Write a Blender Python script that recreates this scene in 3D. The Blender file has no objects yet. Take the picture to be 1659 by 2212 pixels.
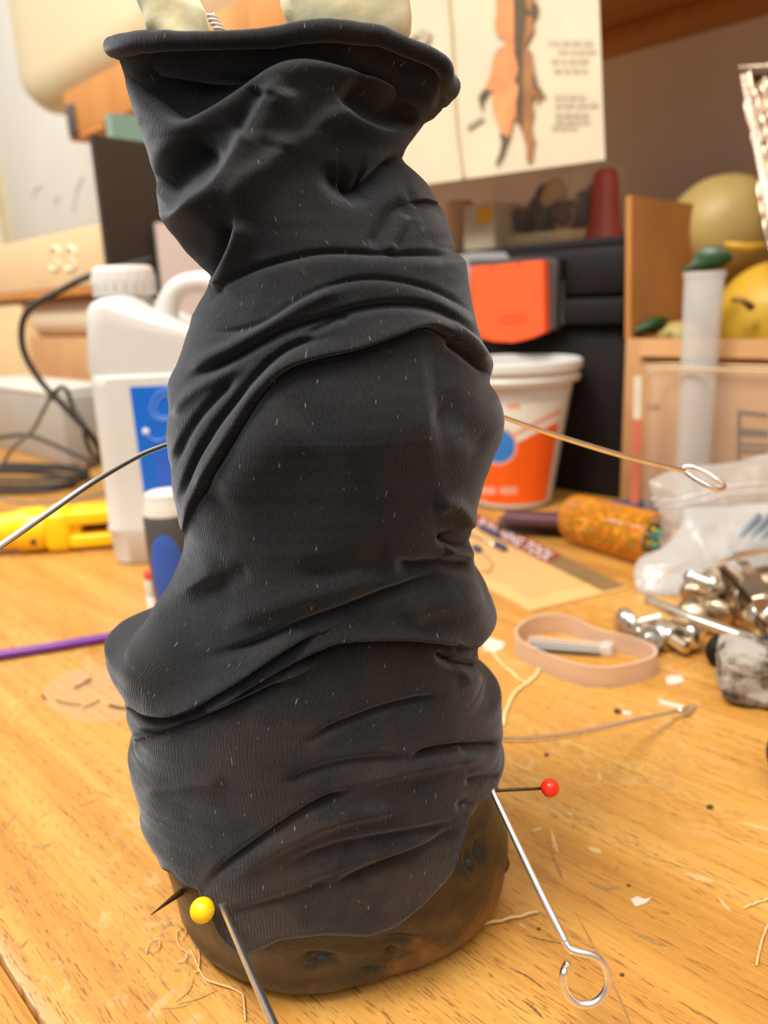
import bpy, bmesh, math, random
import numpy as np
from mathutils import Vector, Matrix
random.seed(7); rng = np.random.RandomState(11)
SC = bpy.context.scene
COL = SC.collection

# ------------------------------------------------------------------ camera
W_, H_ = 1659.0, 2212.0
FPX = 1700.0
PITCH, ROLL, HC = math.radians(15.0), math.radians(2.5), 0.15
R0 = np.array([1.0, 0, 0]); U0 = np.array([0, math.sin(PITCH), math.cos(PITCH)]); FW = np.array([0, math.cos(PITCH), -math.sin(PITCH)])
CR = math.cos(ROLL) * R0 - math.sin(ROLL) * U0
CU = math.sin(ROLL) * R0 + math.cos(ROLL) * U0
CAM = np.array([0, 0, HC])
cam_d = bpy.data.cameras.new('camera'); cam = bpy.data.objects.new('camera', cam_d); COL.objects.link(cam)
cam_d.sensor_fit = 'VERTICAL'; cam_d.sensor_height = 36.0; cam_d.sensor_width = 27.0
cam_d.lens = FPX / H_ * 36.0
cam_d.clip_start = 0.01; cam_d.clip_end = 50
cam_d.dof.use_dof = True; cam_d.dof.focus_distance = 0.155; cam_d.dof.aperture_fstop = 15.0
cam.matrix_world = Matrix(((CR[0], CU[0], -FW[0], CAM[0]), (CR[1], CU[1], -FW[1], CAM[1]), (CR[2], CU[2], -FW[2], CAM[2]), (0, 0, 0, 1)))
SC.camera = cam

# ------------------------------------------------------------------ world, lights, exposure
SC.view_settings.view_transform = 'Standard'; SC.view_settings.look = 'None'
SC.view_settings.gamma = 1.0; SC.view_settings.use_curve_mapping = False
SC.view_settings.exposure = -0.25
wd = bpy.data.worlds.new('room_light'); SC.world = wd; wd.use_nodes = True
wd.node_tree.nodes['Background'].inputs[0].default_value = (1.0, 0.965, 0.92, 1)
wd.node_tree.nodes['Background'].inputs[1].default_value = 0.42

def area(name, loc, target, size, energy, col, sy=None):
    d = bpy.data.lights.new(name, 'AREA'); d.size = size; d.energy = energy; d.color = col
    if sy: d.shape = 'RECTANGLE'; d.size_y = sy
    o = bpy.data.objects.new(name, d); COL.objects.link(o); o.location = loc
    o.rotation_euler = (Vector(target) - Vector(loc)).to_track_quat('-Z', 'Y').to_euler()
    o['label'] = name.replace('_', ' '); return o
area('ceiling_lamp', (-0.42, -0.08, 1.25), (-0.1, 0.3, 0.0), 0.42, 26.0, (1.0, 0.94, 0.85))
area('ceiling_bounce_fill', (0.1, -0.45, 1.55), (0.0, 0.35, 0.0), 1.5, 24.0, (1.0, 0.97, 0.92))  # added overhead fill, stands in for light bounced off a ceiling
area('left_wall_fill', (-1.5, 1.0, 1.3), (-1.0, 2.1, 0.4), 0.5, 20.0, (1.0, 0.99, 0.97))  # added fill out of view, brightens the left wall and whiteboard
area('desk_lamp', (-0.75, 0.55, 0.95), (-0.3, 0.5, 0.0), 0.25, 5.0, (1.0, 0.96, 0.90))

# ------------------------------------------------------------------ projection helpers (pixel of the photo -> place in the room)
def ray(px, py):
    px = np.asarray(px, float); py = np.asarray(py, float)
    d = FW + ((px - W_ / 2) / FPX)[..., None] * CR - ((py - H_ / 2) / FPX)[..., None] * CU
    return d
def onY(px, py, Y):
    d = ray(px, py); return CAM + d * (np.asarray(Y, float) / d[..., 1])[..., None]
def T(px, py, z=0.0):
    d = ray(px, py); return CAM + d * ((z - HC) / d[..., 2])[..., None]
def dep(px, py, d): return CAM + ray(px, py) * d
def proj(P):
    q = P - CAM; z = q @ FW
    return W_ / 2 + FPX * (q @ CR) / z, H_ / 2 - FPX * (q @ CU) / z
AZ = math.radians(43.7)
S_ = np.array([math.cos(math.pi/2 - AZ), -math.cos(AZ), 0])      # along the wall, to the right and nearer
E_ = np.array([math.cos(AZ), math.cos(math.pi/2 - AZ), 0])       # into the wall
Z_ = np.array([0, 0, 1.0])
def se(P): return float(P @ S_), float(P @ E_)
def wp(s, e, z): return s * S_ + e * E_ + z * Z_
def onE(px, py, e):
    d = ray(px, py); t = (e - CAM @ E_) / (d @ E_); P = CAM + d * np.asarray(t)[..., None]; return P
def onS(px, py, s):
    d = ray(px, py); t = (s - CAM @ S_) / (d @ S_); return CAM + d * np.asarray(t)[..., None]

# ------------------------------------------------------------------ materials
def lin(c):
    if isinstance(c, str): c = tuple(int(c[i:i+2], 16) / 255 for i in (0, 2, 4))
    return tuple((x / 12.92 if x <= 0.04045 else ((x + 0.055) / 1.055) ** 2.4) for x in c) + (1.0,)
def nmat(name):
    m = bpy.data.materials.new(name); m.use_nodes = True; nt = m.node_tree
    return m, nt, nt.nodes['Principled BSDF']
def N(nt, t, **kw):
    n = nt.nodes.new(t)
    for k, v in kw.items():
        if hasattr(n, k): setattr(n, k, v)
        else: n.inputs[k.replace('_', ' ')].default_value = v
    return n
def setp(b, **kw):
    for k, v in kw.items(): b.inputs[k.replace('_', ' ')].default_value = v
def noise(nt, scale, detail=3, rough=.5, coord=None, dist=0.0):
    n = N(nt, 'ShaderNodeTexNoise'); n.inputs['Scale'].default_value = scale; n.inputs['Detail'].default_value = detail
    n.inputs['Roughness'].default_value = rough; n.inputs['Distortion'].default_value = dist
    if coord is not None: nt.links.new(coord, n.inputs['Vector'])
    return n
def ramp(nt, src, stops):
    r = N(nt, 'ShaderNodeValToRGB'); nt.links.new(src, r.inputs[0])
    el = r.color_ramp.elements
    while len(el) < len(stops): el.new(0.5)
    for e, (p, c) in zip(el, stops): e.position = p; e.color = c if len(c) == 4 else tuple(c) + (1,)
    return r
def mixc(nt, fac, a, b, mode='MIX'):
    m = N(nt, 'ShaderNodeMix'); m.data_type = 'RGBA'; m.blend_type = mode
    for i, v in ((0, fac), (6, a), (7, b)):
        if hasattr(v, 'is_linked') or hasattr(v, 'links'): nt.links.new(v, m.inputs[i])
        else: m.inputs[i].default_value = v
    return m.outputs[2]
def bump(nt, b, h, strength=.3, dist=.001, prev=None):
    n = N(nt, 'ShaderNodeBump'); n.inputs['Strength'].default_value = strength; n.inputs['Distance'].default_value = dist
    nt.links.new(h, n.inputs['Height'])
    if prev: nt.links.new(prev, n.inputs['Normal'])
    nt.links.new(n.outputs[0], b.inputs['Normal']); return n.outputs[0]
def objco(nt, scale=(1, 1, 1), rot=(0, 0, 0), kind='Object'):
    t = N(nt, 'ShaderNodeTexCoord'); m = N(nt, 'ShaderNodeMapping')
    m.inputs['Scale'].default_value = scale; m.inputs['Rotation'].default_value = rot
    nt.links.new(t.outputs[kind], m.inputs[0]); return m.outputs[0]
def MAT(name, c, rough=.5, metal=0.0, var=.12, vs=40, bmp=0.0, bs=200, **kw):
    """plain surface with faint procedural mottling"""
    m, nt, b = nmat(name); c = lin(c)
    co = objco(nt); n = noise(nt, vs, 4, .6, co)
    dk = tuple(x * (1 - var) for x in c[:3]) + (1,); lt = tuple(min(1, x * (1 + var)) for x in c[:3]) + (1,)
    r = ramp(nt, n.outputs[0], [(.3, dk), (.7, lt)]); nt.links.new(r.outputs[0], b.inputs['Base Color'])
    setp(b, Roughness=rough, Metallic=metal)
    for k, v in kw.items(): b.inputs[k.replace('_', ' ')].default_value = v
    if bmp: bump(nt, b, noise(nt, bs, 4, .6, co).outputs[0], bmp, .001)
    return m
def CLEAR(name, tint='ffffff', alpha=.25, rough=.15, bmp=0.0, bs=60, edge=.7):
    """thin plastic film or wall: see-through, a little milky, glossy, denser where seen edge-on"""
    m, nt, b = nmat(name); c = lin(tint)
    setp(b, Base_Color=c, Roughness=rough); b.inputs['Specular IOR Level'].default_value = .6
    tr = N(nt, 'ShaderNodeBsdfTransparent'); mx = N(nt, 'ShaderNodeMixShader')
    lw = N(nt, 'ShaderNodeLayerWeight'); lw.inputs[0].default_value = .35
    r = ramp(nt, lw.outputs['Facing'], [(0.0, (alpha,) * 3), (1.0, (edge,) * 3)])
    nt.links.new(r.outputs[0], mx.inputs[0]); nt.links.new(tr.outputs[0], mx.inputs[1]); nt.links.new(b.outputs[0], mx.inputs[2])
    nt.links.new(mx.outputs[0], nt.nodes['Material Output'].inputs[0])
    if bmp: bump(nt, b, noise(nt, bs, 3, .6, objco(nt)).outputs[0], bmp, .004)
    return m

# desk wood: long grain runs parallel to the wall
def wood(name, base, dark, light, rot, sc=1.0, gloss=.32, wear=True, pores=.75):
    m, nt, b = nmat(name)
    co = objco(nt, (1, 1, 1), (0, 0, rot))
    def st(sx, sy, sz=1): 
        mp = N(nt, 'ShaderNodeMapping'); mp.inputs['Scale'].default_value = (sx * sc, sy * sc, sz * sc); nt.links.new(co, mp.inputs[0]); return mp.outputs[0]
    broad = noise(nt, 1, 4, .55, st(2.2, 30), 1.2)
    colr = ramp(nt, broad.outputs[0], [(.3, lin(dark)), (.5, lin(base)), (.72, lin(light))])
    fine = noise(nt, 1, 5, .65, st(14, 420), .6)
    fr = ramp(nt, fine.outputs[0], [(.35, (.80, .74, .66)), (.6, (1, 1, 1))])
    c1 = mixc(nt, .8, colr.outputs[0], fr.outputs[0], 'MULTIPLY')
    pore = noise(nt, 1, 1, .5, st(240, 2500), .4)
    patch = noise(nt, 1, 2, .5, st(5, 760), .8)
    pr = ramp(nt, pore.outputs[0], [(.37, (1, 1, 1)), (.45, (0, 0, 0))])
    pm = ramp(nt, patch.outputs[0], [(.44, (0, 0, 0)), (.56, (1, 1, 1))])
    pf = N(nt, 'ShaderNodeMath', operation='MULTIPLY'); nt.links.new(pr.outputs[0], pf.inputs[0]); nt.links.new(pm.outputs[0], pf.inputs[1])
    pf2 = N(nt, 'ShaderNodeMath', operation='MULTIPLY'); nt.links.new(pf.outputs[0], pf2.inputs[0]); pf2.inputs[1].default_value = pores
    out = mixc(nt, pf2.outputs[0], c1, lin('7d4c1c'))
    if wear:
        # scuffs, glue smears and grey scratches
        s1 = noise(nt, 1, 6, .75, st(60, 75), 2.0); sm = noise(nt, 1, 2, .5, st(11, 13))
        a = ramp(nt, s1.outputs[0], [(.54, (0, 0, 0)), (.62, (1, 1, 1))]); c_ = ramp(nt, sm.outputs[0], [(.50, (0, 0, 0)), (.60, (1, 1, 1))])
        f = N(nt, 'ShaderNodeMath', operation='MULTIPLY'); nt.links.new(a.outputs[0], f.inputs[0]); nt.links.new(c_.outputs[0], f.inputs[1])
        f2 = N(nt, 'ShaderNodeMath', operation='MULTIPLY'); nt.links.new(f.outputs[0], f2.inputs[0]); f2.inputs[1].default_value = .42
        out = mixc(nt, f2.outputs[0], out, lin('cfae7c'))
        s2 = noise(nt, 1, 5, .7, st(150, 170), 3.0); sm2 = noise(nt, 1, 2, .5, st(23, 19))
        a = ramp(nt, s2.outputs[0], [(.56, (0, 0, 0)), (.64, (1, 1, 1))]); c_ = ramp(nt, sm2.outputs[0], [(.52, (0, 0, 0)), (.62, (1, 1, 1))])
        f = N(nt, 'ShaderNodeMath', operation='MULTIPLY'); nt.links.new(a.outputs[0], f.inputs[0]); nt.links.new(c_.outputs[0], f.inputs[1])
        f3 = N(nt, 'ShaderNodeMath', operation='MULTIPLY'); nt.links.new(f.outputs[0], f3.inputs[0]); f3.inputs[1].default_value = .6
        out = mixc(nt, f3.outputs[0], out, lin('7a6248'))
    nt.links.new(out, b.inputs['Base Color'])
    rr = ramp(nt, fine.outputs[0], [(.3, (gloss + .18,) * 3), (.7, (gloss,) * 3)]); nt.links.new(rr.outputs[0], b.inputs['Roughness'])
    hb = mixc(nt, pf.outputs[0], fine.outputs[0], (0, 0, 0, 1))
    bump(nt, b, hb, .25, .0004)
    return m
GR = math.atan2(S_[1], S_[0])
M = {}
M['desk'] = wood('desk_wood', 'c68f42', 'ae782f', 'cc9c50', -GR)
M['edge'] = wood('desk_edge_highlight', 'c8a06a', 'b48a52', 'd4b080', -GR, 1.0, .3, True, .9)  # paler wood, carries the painted shine along the worn desk edge
M['shelf'] = wood('shelf_wood', 'c98640', 'b0702c', 'd69852', -GR, 1.0, .45, False, .3)
M['wall'] = MAT('wall_paint', 'eee4d4', .85, vs=6, var=.04, bmp=.1, bs=300)
M['card'] = MAT('cardboard', 'b98a5a', .85, vs=18, var=.10, bmp=.15, bs=400)
M['card_in'] = MAT('cardboard_inner', 'b47a3c', .88, vs=14, var=.12)
M['card_pale'] = MAT('pale_cardboard', 'cfae80', .85, vs=14, var=.07)
M['cream'] = MAT('cream_board', 'ece0c4', .6, vs=8, var=.04)
M['whiteboard'] = MAT('whiteboard_surface', 'e9e4d6', .35, vs=5, var=.03)
M['beige'] = MAT('beige_plastic', 'd8b98e', .6, vs=10, var=.06)
M['white_plastic'] = MAT('white_plastic', 'cbc8c2', .38, vs=20, var=.02)
M['white_plastic'].node_tree.nodes['Principled BSDF'].inputs['Subsurface Weight'].default_value = .1
M['label_blue'] = MAT('blue_label', '0a62c8', .35, var=.05)
M['label_white'] = MAT('white_label', 'e6e6dc', .4, var=.03)
M['print_white'] = MAT('white_print', 'eee9e2', .5, var=.02)
M['label_orange'] = MAT('orange_label', 'f4600c', .38, var=.05, vs=15)
M['salmon'] = MAT('salmon_print', 'e8a58c', .5, var=.05)
M['blue_disc'] = MAT('blue_disc', '2f7ed0', .4, var=.15, vs=90)
M['black_board'] = MAT('black_board', '33281f', .55, vs=12, var=.18)
M['black_plastic'] = MAT('black_plastic', '191415', .6, vs=30, var=.2, bmp=.1, bs=500)
M['dark_grey'] = MAT('dark_grey_plastic', '4a4744', .5, vs=30, var=.1)
M['grey_plastic'] = MAT('grey_plastic', 'a49d94', .5, vs=20, var=.04)
M['grey_light'] = MAT('light_grey_plastic', 'd8d3c6', .5, vs=20, var=.03)
M['silver_pl'] = MAT('silver_plastic', '9a9a9a', .4, metal=.2, vs=20, var=.05)
M['latch'] = MAT('orange_plastic', 'ff5e2c', .45, vs=20, var=.04)
M['cable'] = MAT('black_cable', '2a2320', .45, vs=80, var=.15)
M['cable_grey'] = MAT('grey_cable', '6a625c', .5, vs=80, var=.1)
M['yellow'] = MAT('yellow_plastic', 'fbc808', .35, vs=30, var=.05)
M['purple'] = MAT('purple_plastic', '6d2a8c', .35, vs=30, var=.06)
M['paper'] = MAT('old_paper', 'cdbfa4', .8, vs=12, var=.08)
M['pencil'] = MAT('faint_grey_ink', 'a89c86', .8, var=.05)
M['ink_orange'] = MAT('orange_ink', 'dd8a58', .8, vs=45, var=.22)
M['ink_dark'] = MAT('dark_green_ink', '5a4c38', .8, vs=60, var=.3)
M['ink_brown'] = MAT('brown_ink', '9a6a40', .8, vs=60, var=.25)
M['fold'] = MAT('paper_crease', 'b8a482', .8, var=.05)
M['teal'] = MAT('teal_card', '7d9a88', .7, var=.05)
M['tan'] = MAT('tan_spot', 'c89a60', .7, var=.05)
M['pink_grey'] = MAT('pinkish_grey_board', 'c8b6ae', .7, var=.03)
M['roll_paper'] = MAT('roll_paper', 'dcc8ac', .7, var=.03)
M['blue_grip'] = MAT('blue_rubber', '2d57ae', .55, vs=60, var=.08)
M['red_pl'] = MAT('red_plastic', 'e2402c', .4, var=.05)
M['maroon'] = MAT('maroon_print', '8e3a2c', .5, vs=60, var=.1)
M['plum'] = MAT('plum_rubber', '54323a', .5, vs=40, var=.08)
M['dark_brown'] = MAT('dark_brown_rubber', '453328', .6, vs=40, var=.1)
M['navy'] = MAT('navy_plastic', '2e3f66', .45, var=.1)
M['insert'] = MAT('package_card', 'dcb070', .5, vs=20, var=.06)
M['brown_card'] = MAT('brown_strip', '86683f', .6, vs=40, var=.15)
M['pomelo'] = MAT('pale_citrus_rind', 'b8a060', .5, vs=25, var=.10, bmp=.35, bs=350)
M['citrus'] = MAT('yellow_citrus_rind', 'd9ae34', .45, vs=25, var=.10, bmp=.35, bs=350)
M['leaf'] = MAT('green_leaf', '1f421a', .4, vs=60, var=.25)
M['stem'] = MAT('brown_stem', '7a5a34', .7, var=.2)
M['wool_dark'] = MAT('soot', '3a332c', .9, var=.2)
M['flake'] = MAT('white_flake', 'cdc3b0', .7, var=.05)
M['thread'] = MAT('cream_thread', 'e6cf96', .7, var=.08, vs=300)
M['hair'] = MAT('pale_fibre', 'd8b27c', .6, var=.1)
M['crumb'] = MAT('brown_crumb', '5c4030', .8, var=.2)
M['steel'] = MAT('polished_steel', 'f4efe8', .32, metal=1.0, vs=300, var=.08)
M['steel_dark'] = MAT('dark_steel', '4a3a2e', .35, metal=1.0, vs=300, var=.2)
M['chrome'] = MAT('worn_chrome', 'ddd5c8', .26, metal=1.0, vs=60, var=.15)
M['bronze'] = MAT('tarnished_nickel', 'b09c82', .36, metal=1.0, vs=60, var=.25)
M['pin_red'] = MAT('red_pinhead', 'ee2f17', .3, vs=400, var=.05)
M['pin_yellow'] = MAT('yellow_pinhead', 'fbcb0a', .3, vs=400, var=.04)
M['spike'] = MAT('brown_spike', '4a2c18', .6, vs=200, var=.3)
M['foil'] = MAT('foil', 'a8937e', .25, metal=.9, vs=40, var=.15, bmp=.8, bs=70)
M['red_cloth'] = MAT('red_plastic_dull', 'b8503f', .5, var=.1)
M['yellow_print'] = MAT('yellow_print', 'e0a814', .5, var=.04)
M['clear'] = CLEAR('clear_plastic', 'fff4e6', .05, .06, edge=.40)
M['frost'] = CLEAR('frosted_plastic', 'dcdcd8', .30, .35, edge=.5)
M['bag'] = CLEAR('bag_film', 'cfc8c0', .30, .12, .9, 45, edge=.9)
M['bag2'] = CLEAR('bag_film_milky', 'c6c3be', .50, .2, .6, 60, edge=.85)
M['sleeve'] = CLEAR('sleeve_film', '4a4038', .03, .22, .3, 60, edge=.12)
M['rubber'] = CLEAR('translucent_rubber', 'ddbda4', .50, .45, edge=.9)
M['amber'] = CLEAR('amber_plastic', 'ff9d06', .20, .12, edge=.6)
M['canister'] = CLEAR('milky_canister', 'dccaa4', .86, .4, edge=.95)

# pale translucent lumps
m, nt, b = nmat('pale_wax'); co = objco(nt)
n1 = noise(nt, 60, 5, .6, co); r = ramp(nt, n1.outputs[0], [(.3, lin('efdfa8')), (.5, lin('fcf3cf')), (.7, lin('fffdf0'))])
nt.links.new(r.outputs[0], b.inputs['Base Color']); setp(b, Roughness=.22); b.inputs['Subsurface Weight'].default_value = .5
b.inputs['Subsurface Radius'].default_value = (.004, .003, .0015); bump(nt, b, noise(nt, 140, 4, .5, co).outputs[0], .3, .001); M['wax'] = m

# knitted black fabric
m, nt, b = nmat('black_knit'); 
tc = N(nt, 'ShaderNodeTexCoord'); co = objco(nt)
sx = N(nt, 'ShaderNodeSeparateXYZ'); nt.links.new(tc.outputs['UV'], sx.inputs[0])
warp = noise(nt, 170, 3, .5, co); warp2 = noise(nt, 45, 3, .5, co)
# ribs along the height: sin(U*k + warp)
a1 = N(nt, 'ShaderNodeMath', operation='MULTIPLY_ADD'); nt.links.new(warp.outputs[0], a1.inputs[0]); a1.inputs[1].default_value = .0016
nt.links.new(sx.outputs[0], a1.inputs[2])
a2 = N(nt, 'ShaderNodeMath', operation='MULTIPLY_ADD'); nt.links.new(warp2.outputs[0], a2.inputs[0]); a2.inputs[1].default_value = .003; nt.links.new(a1.outputs[0], a2.inputs[2])
k = N(nt, 'ShaderNodeMath', operation='MULTIPLY'); nt.links.new(a2.outputs[0], k.inputs[0]); k.inputs[1].default_value = 2 * math.pi / .00066
s = N(nt, 'ShaderNodeMath', operation='SINE'); nt.links.new(k.outputs[0], s.inputs[0])
# ribs only show where the knit is stretched
pat = noise(nt, 28, 2, .5, co); pr = ramp(nt, pat.outputs[0], [(.38, (.12,) * 3), (.62, (.9,) * 3)])
hv = ramp(nt, sx.outputs[1], [(.0, (1.3,) * 3), (.07, (1,) * 3), (.12, (.5,) * 3), (.15, (.15,) * 3)]); 
mpb = N(nt, 'ShaderNodeMapping'); mpb.inputs['Scale'].default_value = (1100, 330, 1); nt.links.new(tc.outputs['UV'], mpb.inputs[0])
brk = ramp(nt, noise(nt, 1, 2, .5, mpb.outputs[0]).outputs[0], [(.40, (.15,) * 3), (.60, (1.0,) * 3)])
s0 = N(nt, 'ShaderNodeMath', operation='MULTIPLY'); nt.links.new(s.outputs[0], s0.inputs[0]); nt.links.new(brk.outputs[0], s0.inputs[1]); s = s0
rm = N(nt, 'ShaderNodeMath', operation='MULTIPLY'); nt.links.new(s.outputs[0], rm.inputs[0]); nt.links.new(pr.outputs[0], rm.inputs[1])
rm2 = N(nt, 'ShaderNodeMath', operation='MULTIPLY'); nt.links.new(rm.outputs[0], rm2.inputs[0]); nt.links.new(hv.outputs[0], rm2.inputs[1])
mp = N(nt, 'ShaderNodeMapping'); mp.inputs['Scale'].default_value = (2600, 900, 1); nt.links.new(tc.outputs['UV'], mp.inputs[0])
gr = noise(nt, 1, 2, .6, mp.outputs[0])
gm = N(nt, 'ShaderNodeMath', operation='MULTIPLY_ADD'); nt.links.new(gr.outputs[0], gm.inputs[0]); gm.inputs[1].default_value = 2.6; nt.links.new(rm2.outputs[0], gm.inputs[2])
bump(nt, b, gm.outputs[0], .5, .00012)
# colour: near black, dusty rust toward the hem, lint flecks
dirt = noise(nt, 55, 5, .65, co)
low = ramp(nt, sx.outputs[1], [(.0, (1,) * 3), (.04, (.6,) * 3), (.09, (.12,) * 3)])
df = N(nt, 'ShaderNodeMath', operation='MULTIPLY'); nt.links.new(ramp(nt, dirt.outputs[0], [(.38, (.1,) * 3), (.62, (1,) * 3)]).outputs[0], df.inputs[0]); nt.links.new(low.outputs[0], df.inputs[1])
c0 = ramp(nt, gr.outputs[0], [(.3, lin('0f1012')), (.7, lin('1f2023'))])
c1 = mixc(nt, df.outputs[0], c0.outputs[0], lin('42352a'))
mp2 = N(nt, 'ShaderNodeMapping'); mp2.inputs['Scale'].default_value = (1900, 420, 1); nt.links.new(tc.outputs['UV'], mp2.inputs[0])
vo = noise(nt, 1, 1, .4, mp2.outputs[0]); lf = ramp(nt, vo.outputs[0], [(.735, (0,) * 3), (.78, (.5,) * 3)])
c2 = mixc(nt, lf.outputs[0], c1, lin('9c968a'))
nt.links.new(c2, b.inputs['Base Color']); setp(b, Roughness=.93)
b.inputs['Sheen Weight'].default_value = .40; b.inputs['Sheen Roughness'].default_value = .45; b.inputs['Sheen Tint'].default_value = (.75, .8, .9, 1)
b.inputs['Specular IOR Level'].default_value = .18
M['knit'] = m

# dark lumpy base
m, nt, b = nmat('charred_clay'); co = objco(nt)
n1 = noise(nt, 38, 5, .65, co, .6); n2 = noise(nt, 120, 5, .7, co, .8)
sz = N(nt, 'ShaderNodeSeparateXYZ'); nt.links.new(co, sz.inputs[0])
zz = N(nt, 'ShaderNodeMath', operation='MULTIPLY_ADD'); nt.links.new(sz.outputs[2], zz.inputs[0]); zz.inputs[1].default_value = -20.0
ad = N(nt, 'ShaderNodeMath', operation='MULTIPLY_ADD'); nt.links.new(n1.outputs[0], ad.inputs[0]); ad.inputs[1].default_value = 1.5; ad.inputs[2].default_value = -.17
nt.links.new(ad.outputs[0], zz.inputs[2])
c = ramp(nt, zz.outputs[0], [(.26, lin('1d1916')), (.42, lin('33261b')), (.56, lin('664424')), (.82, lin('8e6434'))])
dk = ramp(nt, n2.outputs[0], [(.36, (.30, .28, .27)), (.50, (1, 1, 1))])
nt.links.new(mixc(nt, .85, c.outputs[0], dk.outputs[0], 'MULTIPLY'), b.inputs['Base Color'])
setp(b, Roughness=.36); b.inputs['Specular IOR Level'].default_value = .55
bump(nt, b, noise(nt, 420, 5, .7, co).outputs[0], .5, .0007); M['clay'] = m

# felt / steel wool
m, nt, b = nmat('felt_pad'); co = objco(nt)
n1 = noise(nt, 70, 4, .6, co); r = ramp(nt, n1.outputs[0], [(.34, lin('2e2820')), (.42, lin('8b8070')), (.50, lin('c9bfb2'))])
nt.links.new(r.outputs[0], b.inputs['Base Color']); setp(b, Roughness=.95); bump(nt, b, noise(nt, 500, 5, .8, co).outputs[0], 1.0, .002); M['felt'] = m
m, nt, b = nmat('beads_mix'); co = objco(nt)
vo = N(nt, 'ShaderNodeTexVoronoi'); vo.inputs['Scale'].default_value = 260; nt.links.new(co, vo.inputs['Vector'])
sp = N(nt, 'ShaderNodeSeparateColor'); nt.links.new(vo.outputs['Color'], sp.inputs[0])
r = ramp(nt, sp.outputs[0], [(0, lin('55601c')), (.3, lin('c0a01c')), (.5, lin('d8741c')), (.7, lin('6c5c1c')), (1, lin('e0c030'))]); r.color_ramp.interpolation = 'CONSTANT'
nt.links.new(r.outputs[0], b.inputs['Base Color']); setp(b, Roughness=.4); M['beads'] = m

# ------------------------------------------------------------------ mesh builders
def tag(o, label=None, cat=None, group=None, kind=None):
    if label: o['label'] = label
    if cat: o['category'] = cat
    if group: o['group'] = group
    if kind: o['kind'] = kind
    return o
def thing(name, label, cat, loc, group=None):
    o = bpy.data.objects.new(name, None); COL.objects.link(o); o.location = tuple(float(v) for v in loc)
    o.empty_display_size = .01
    return tag(o, label, cat, group)
def wloc(o):
    v = np.zeros(3)
    while o is not None: v += np.array(o.location); o = o.parent
    return v
def mk(name, V, F, mat, parent=None, smooth=True, kind=None, label=None, org=None, auto=None):
    V = np.asarray(V, float)
    if parent is not None: base = wloc(parent)
    else: base = np.array(org if org is not None else [V[:, 0].mean(), V[:, 1].mean(), V[:, 2].min()])
    me = bpy.data.meshes.new(name); L = V - base
    if isinstance(F, np.ndarray):
        n, k = F.shape
        me.vertices.add(len(L)); me.vertices.foreach_set('co', L.ravel())
        me.loops.add(n * k); me.loops.foreach_set('vertex_index', F.ravel().astype(np.int32))
        me.polygons.add(n); me.polygons.foreach_set('loop_start', (np.arange(n) * k).astype(np.int32))
        try: me.polygons.foreach_set('loop_total', np.full(n, k, dtype=np.int32))
        except Exception: pass
        me.update(calc_edges=True)
    else:
        me.from_pydata([tuple(v) for v in L], [], [tuple(int(i) for i in f) for f in F]); me.update()
    me.materials.append(mat)
    if smooth: me.polygons.foreach_set('use_smooth', [True] * len(me.polygons))
    o = bpy.data.objects.new(name, me); COL.objects.link(o)
    if parent is not None: o.parent = parent
    else: o.location = tuple(base)
    if auto:
        me.polygons.foreach_set('use_smooth', [True] * len(me.polygons))
        bm = bmesh.new(); bm.from_mesh(me)
        for e in bm.edges:
            if len(e.link_faces) == 2 and e.calc_face_angle(0) > auto: e.smooth = False
        bm.to_mesh(me); bm.free()
    if kind: o['kind'] = kind
    if label: o['label'] = label
    return o
def frame(org=(0, 0, 0), ax=(1, 0, 0), ay=(0, 1, 0), az=(0, 0, 1)):
    return np.array(org, float), np.array([ax, ay, az], float)
def app(fr, V):
    return fr[0] + np.asarray(V, float) @ fr[1]
def fr_z(org, d, up=(0, 0, 1)):
    """frame whose local z runs along d"""
    d = np.array(d, float); d /= np.linalg.norm(d); u = np.array(up, float)
    if abs(d @ u) > .97: u = np.array([1.0, 0, 0])
    x = np.cross(u, d); x /= np.linalg.norm(x); y = np.cross(d, x)
    return np.array(org, float), np.array([x, y, d])
def box_l(x0, x1, y0, y1, z0, z1, bev=0.0, seg=2):
    bm = bmesh.new(); vs = [bm.verts.new((x, y, z)) for x in (x0, x1) for y in (y0, y1) for z in (z0, z1)]
    for f in ((0, 1, 3, 2), (4, 6, 7, 5), (0, 4, 5, 1), (2, 3, 7, 6), (0, 2, 6, 4), (1, 5, 7, 3)): bm.faces.new([vs[i] for i in f])
    if bev > 0: bmesh.ops.bevel(bm, geom=list(bm.edges), offset=bev, segments=seg, profile=.5, affect='EDGES')
    bmesh.ops.recalc_face_normals(bm, faces=bm.faces)
    bm.verts.index_update(); V = np.array([v.co[:] for v in bm.verts]); F = [[v.index for v in f.verts] for f in bm.faces]; bm.free(); return V, F
WALLF = (np.zeros(3), np.array([S_, E_, Z_]))
def wbox(name, s0, s1, e0, e1, z0, z1, mat, parent=None, bev=.0008, fr=WALLF, **kw):
    V, F = box_l(s0, s1, e0, e1, z0, z1, bev); return mk(name, app(fr, V), F, mat, parent, True, auto=.6, **kw)
def lathe_l(prof, seg=48, a0=0, a1=2 * math.pi):
    full = abs(a1 - a0 - 2 * math.pi) < 1e-6; n = seg if full else seg + 1
    V = []; F = []
    for r, z in prof:
        for i in range(n):
            a = a0 + (a1 - a0) * i / seg; V.append((r * math.cos(a), r * math.sin(a), z))
    for j in range(len(prof) - 1):
        for i in range(seg):
            k = (i + 1) % n if full else i + 1
            F.append((j * n + i, j * n + k, (j + 1) * n + k, (j + 1) * n + i))
    return np.array(V), F
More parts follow.
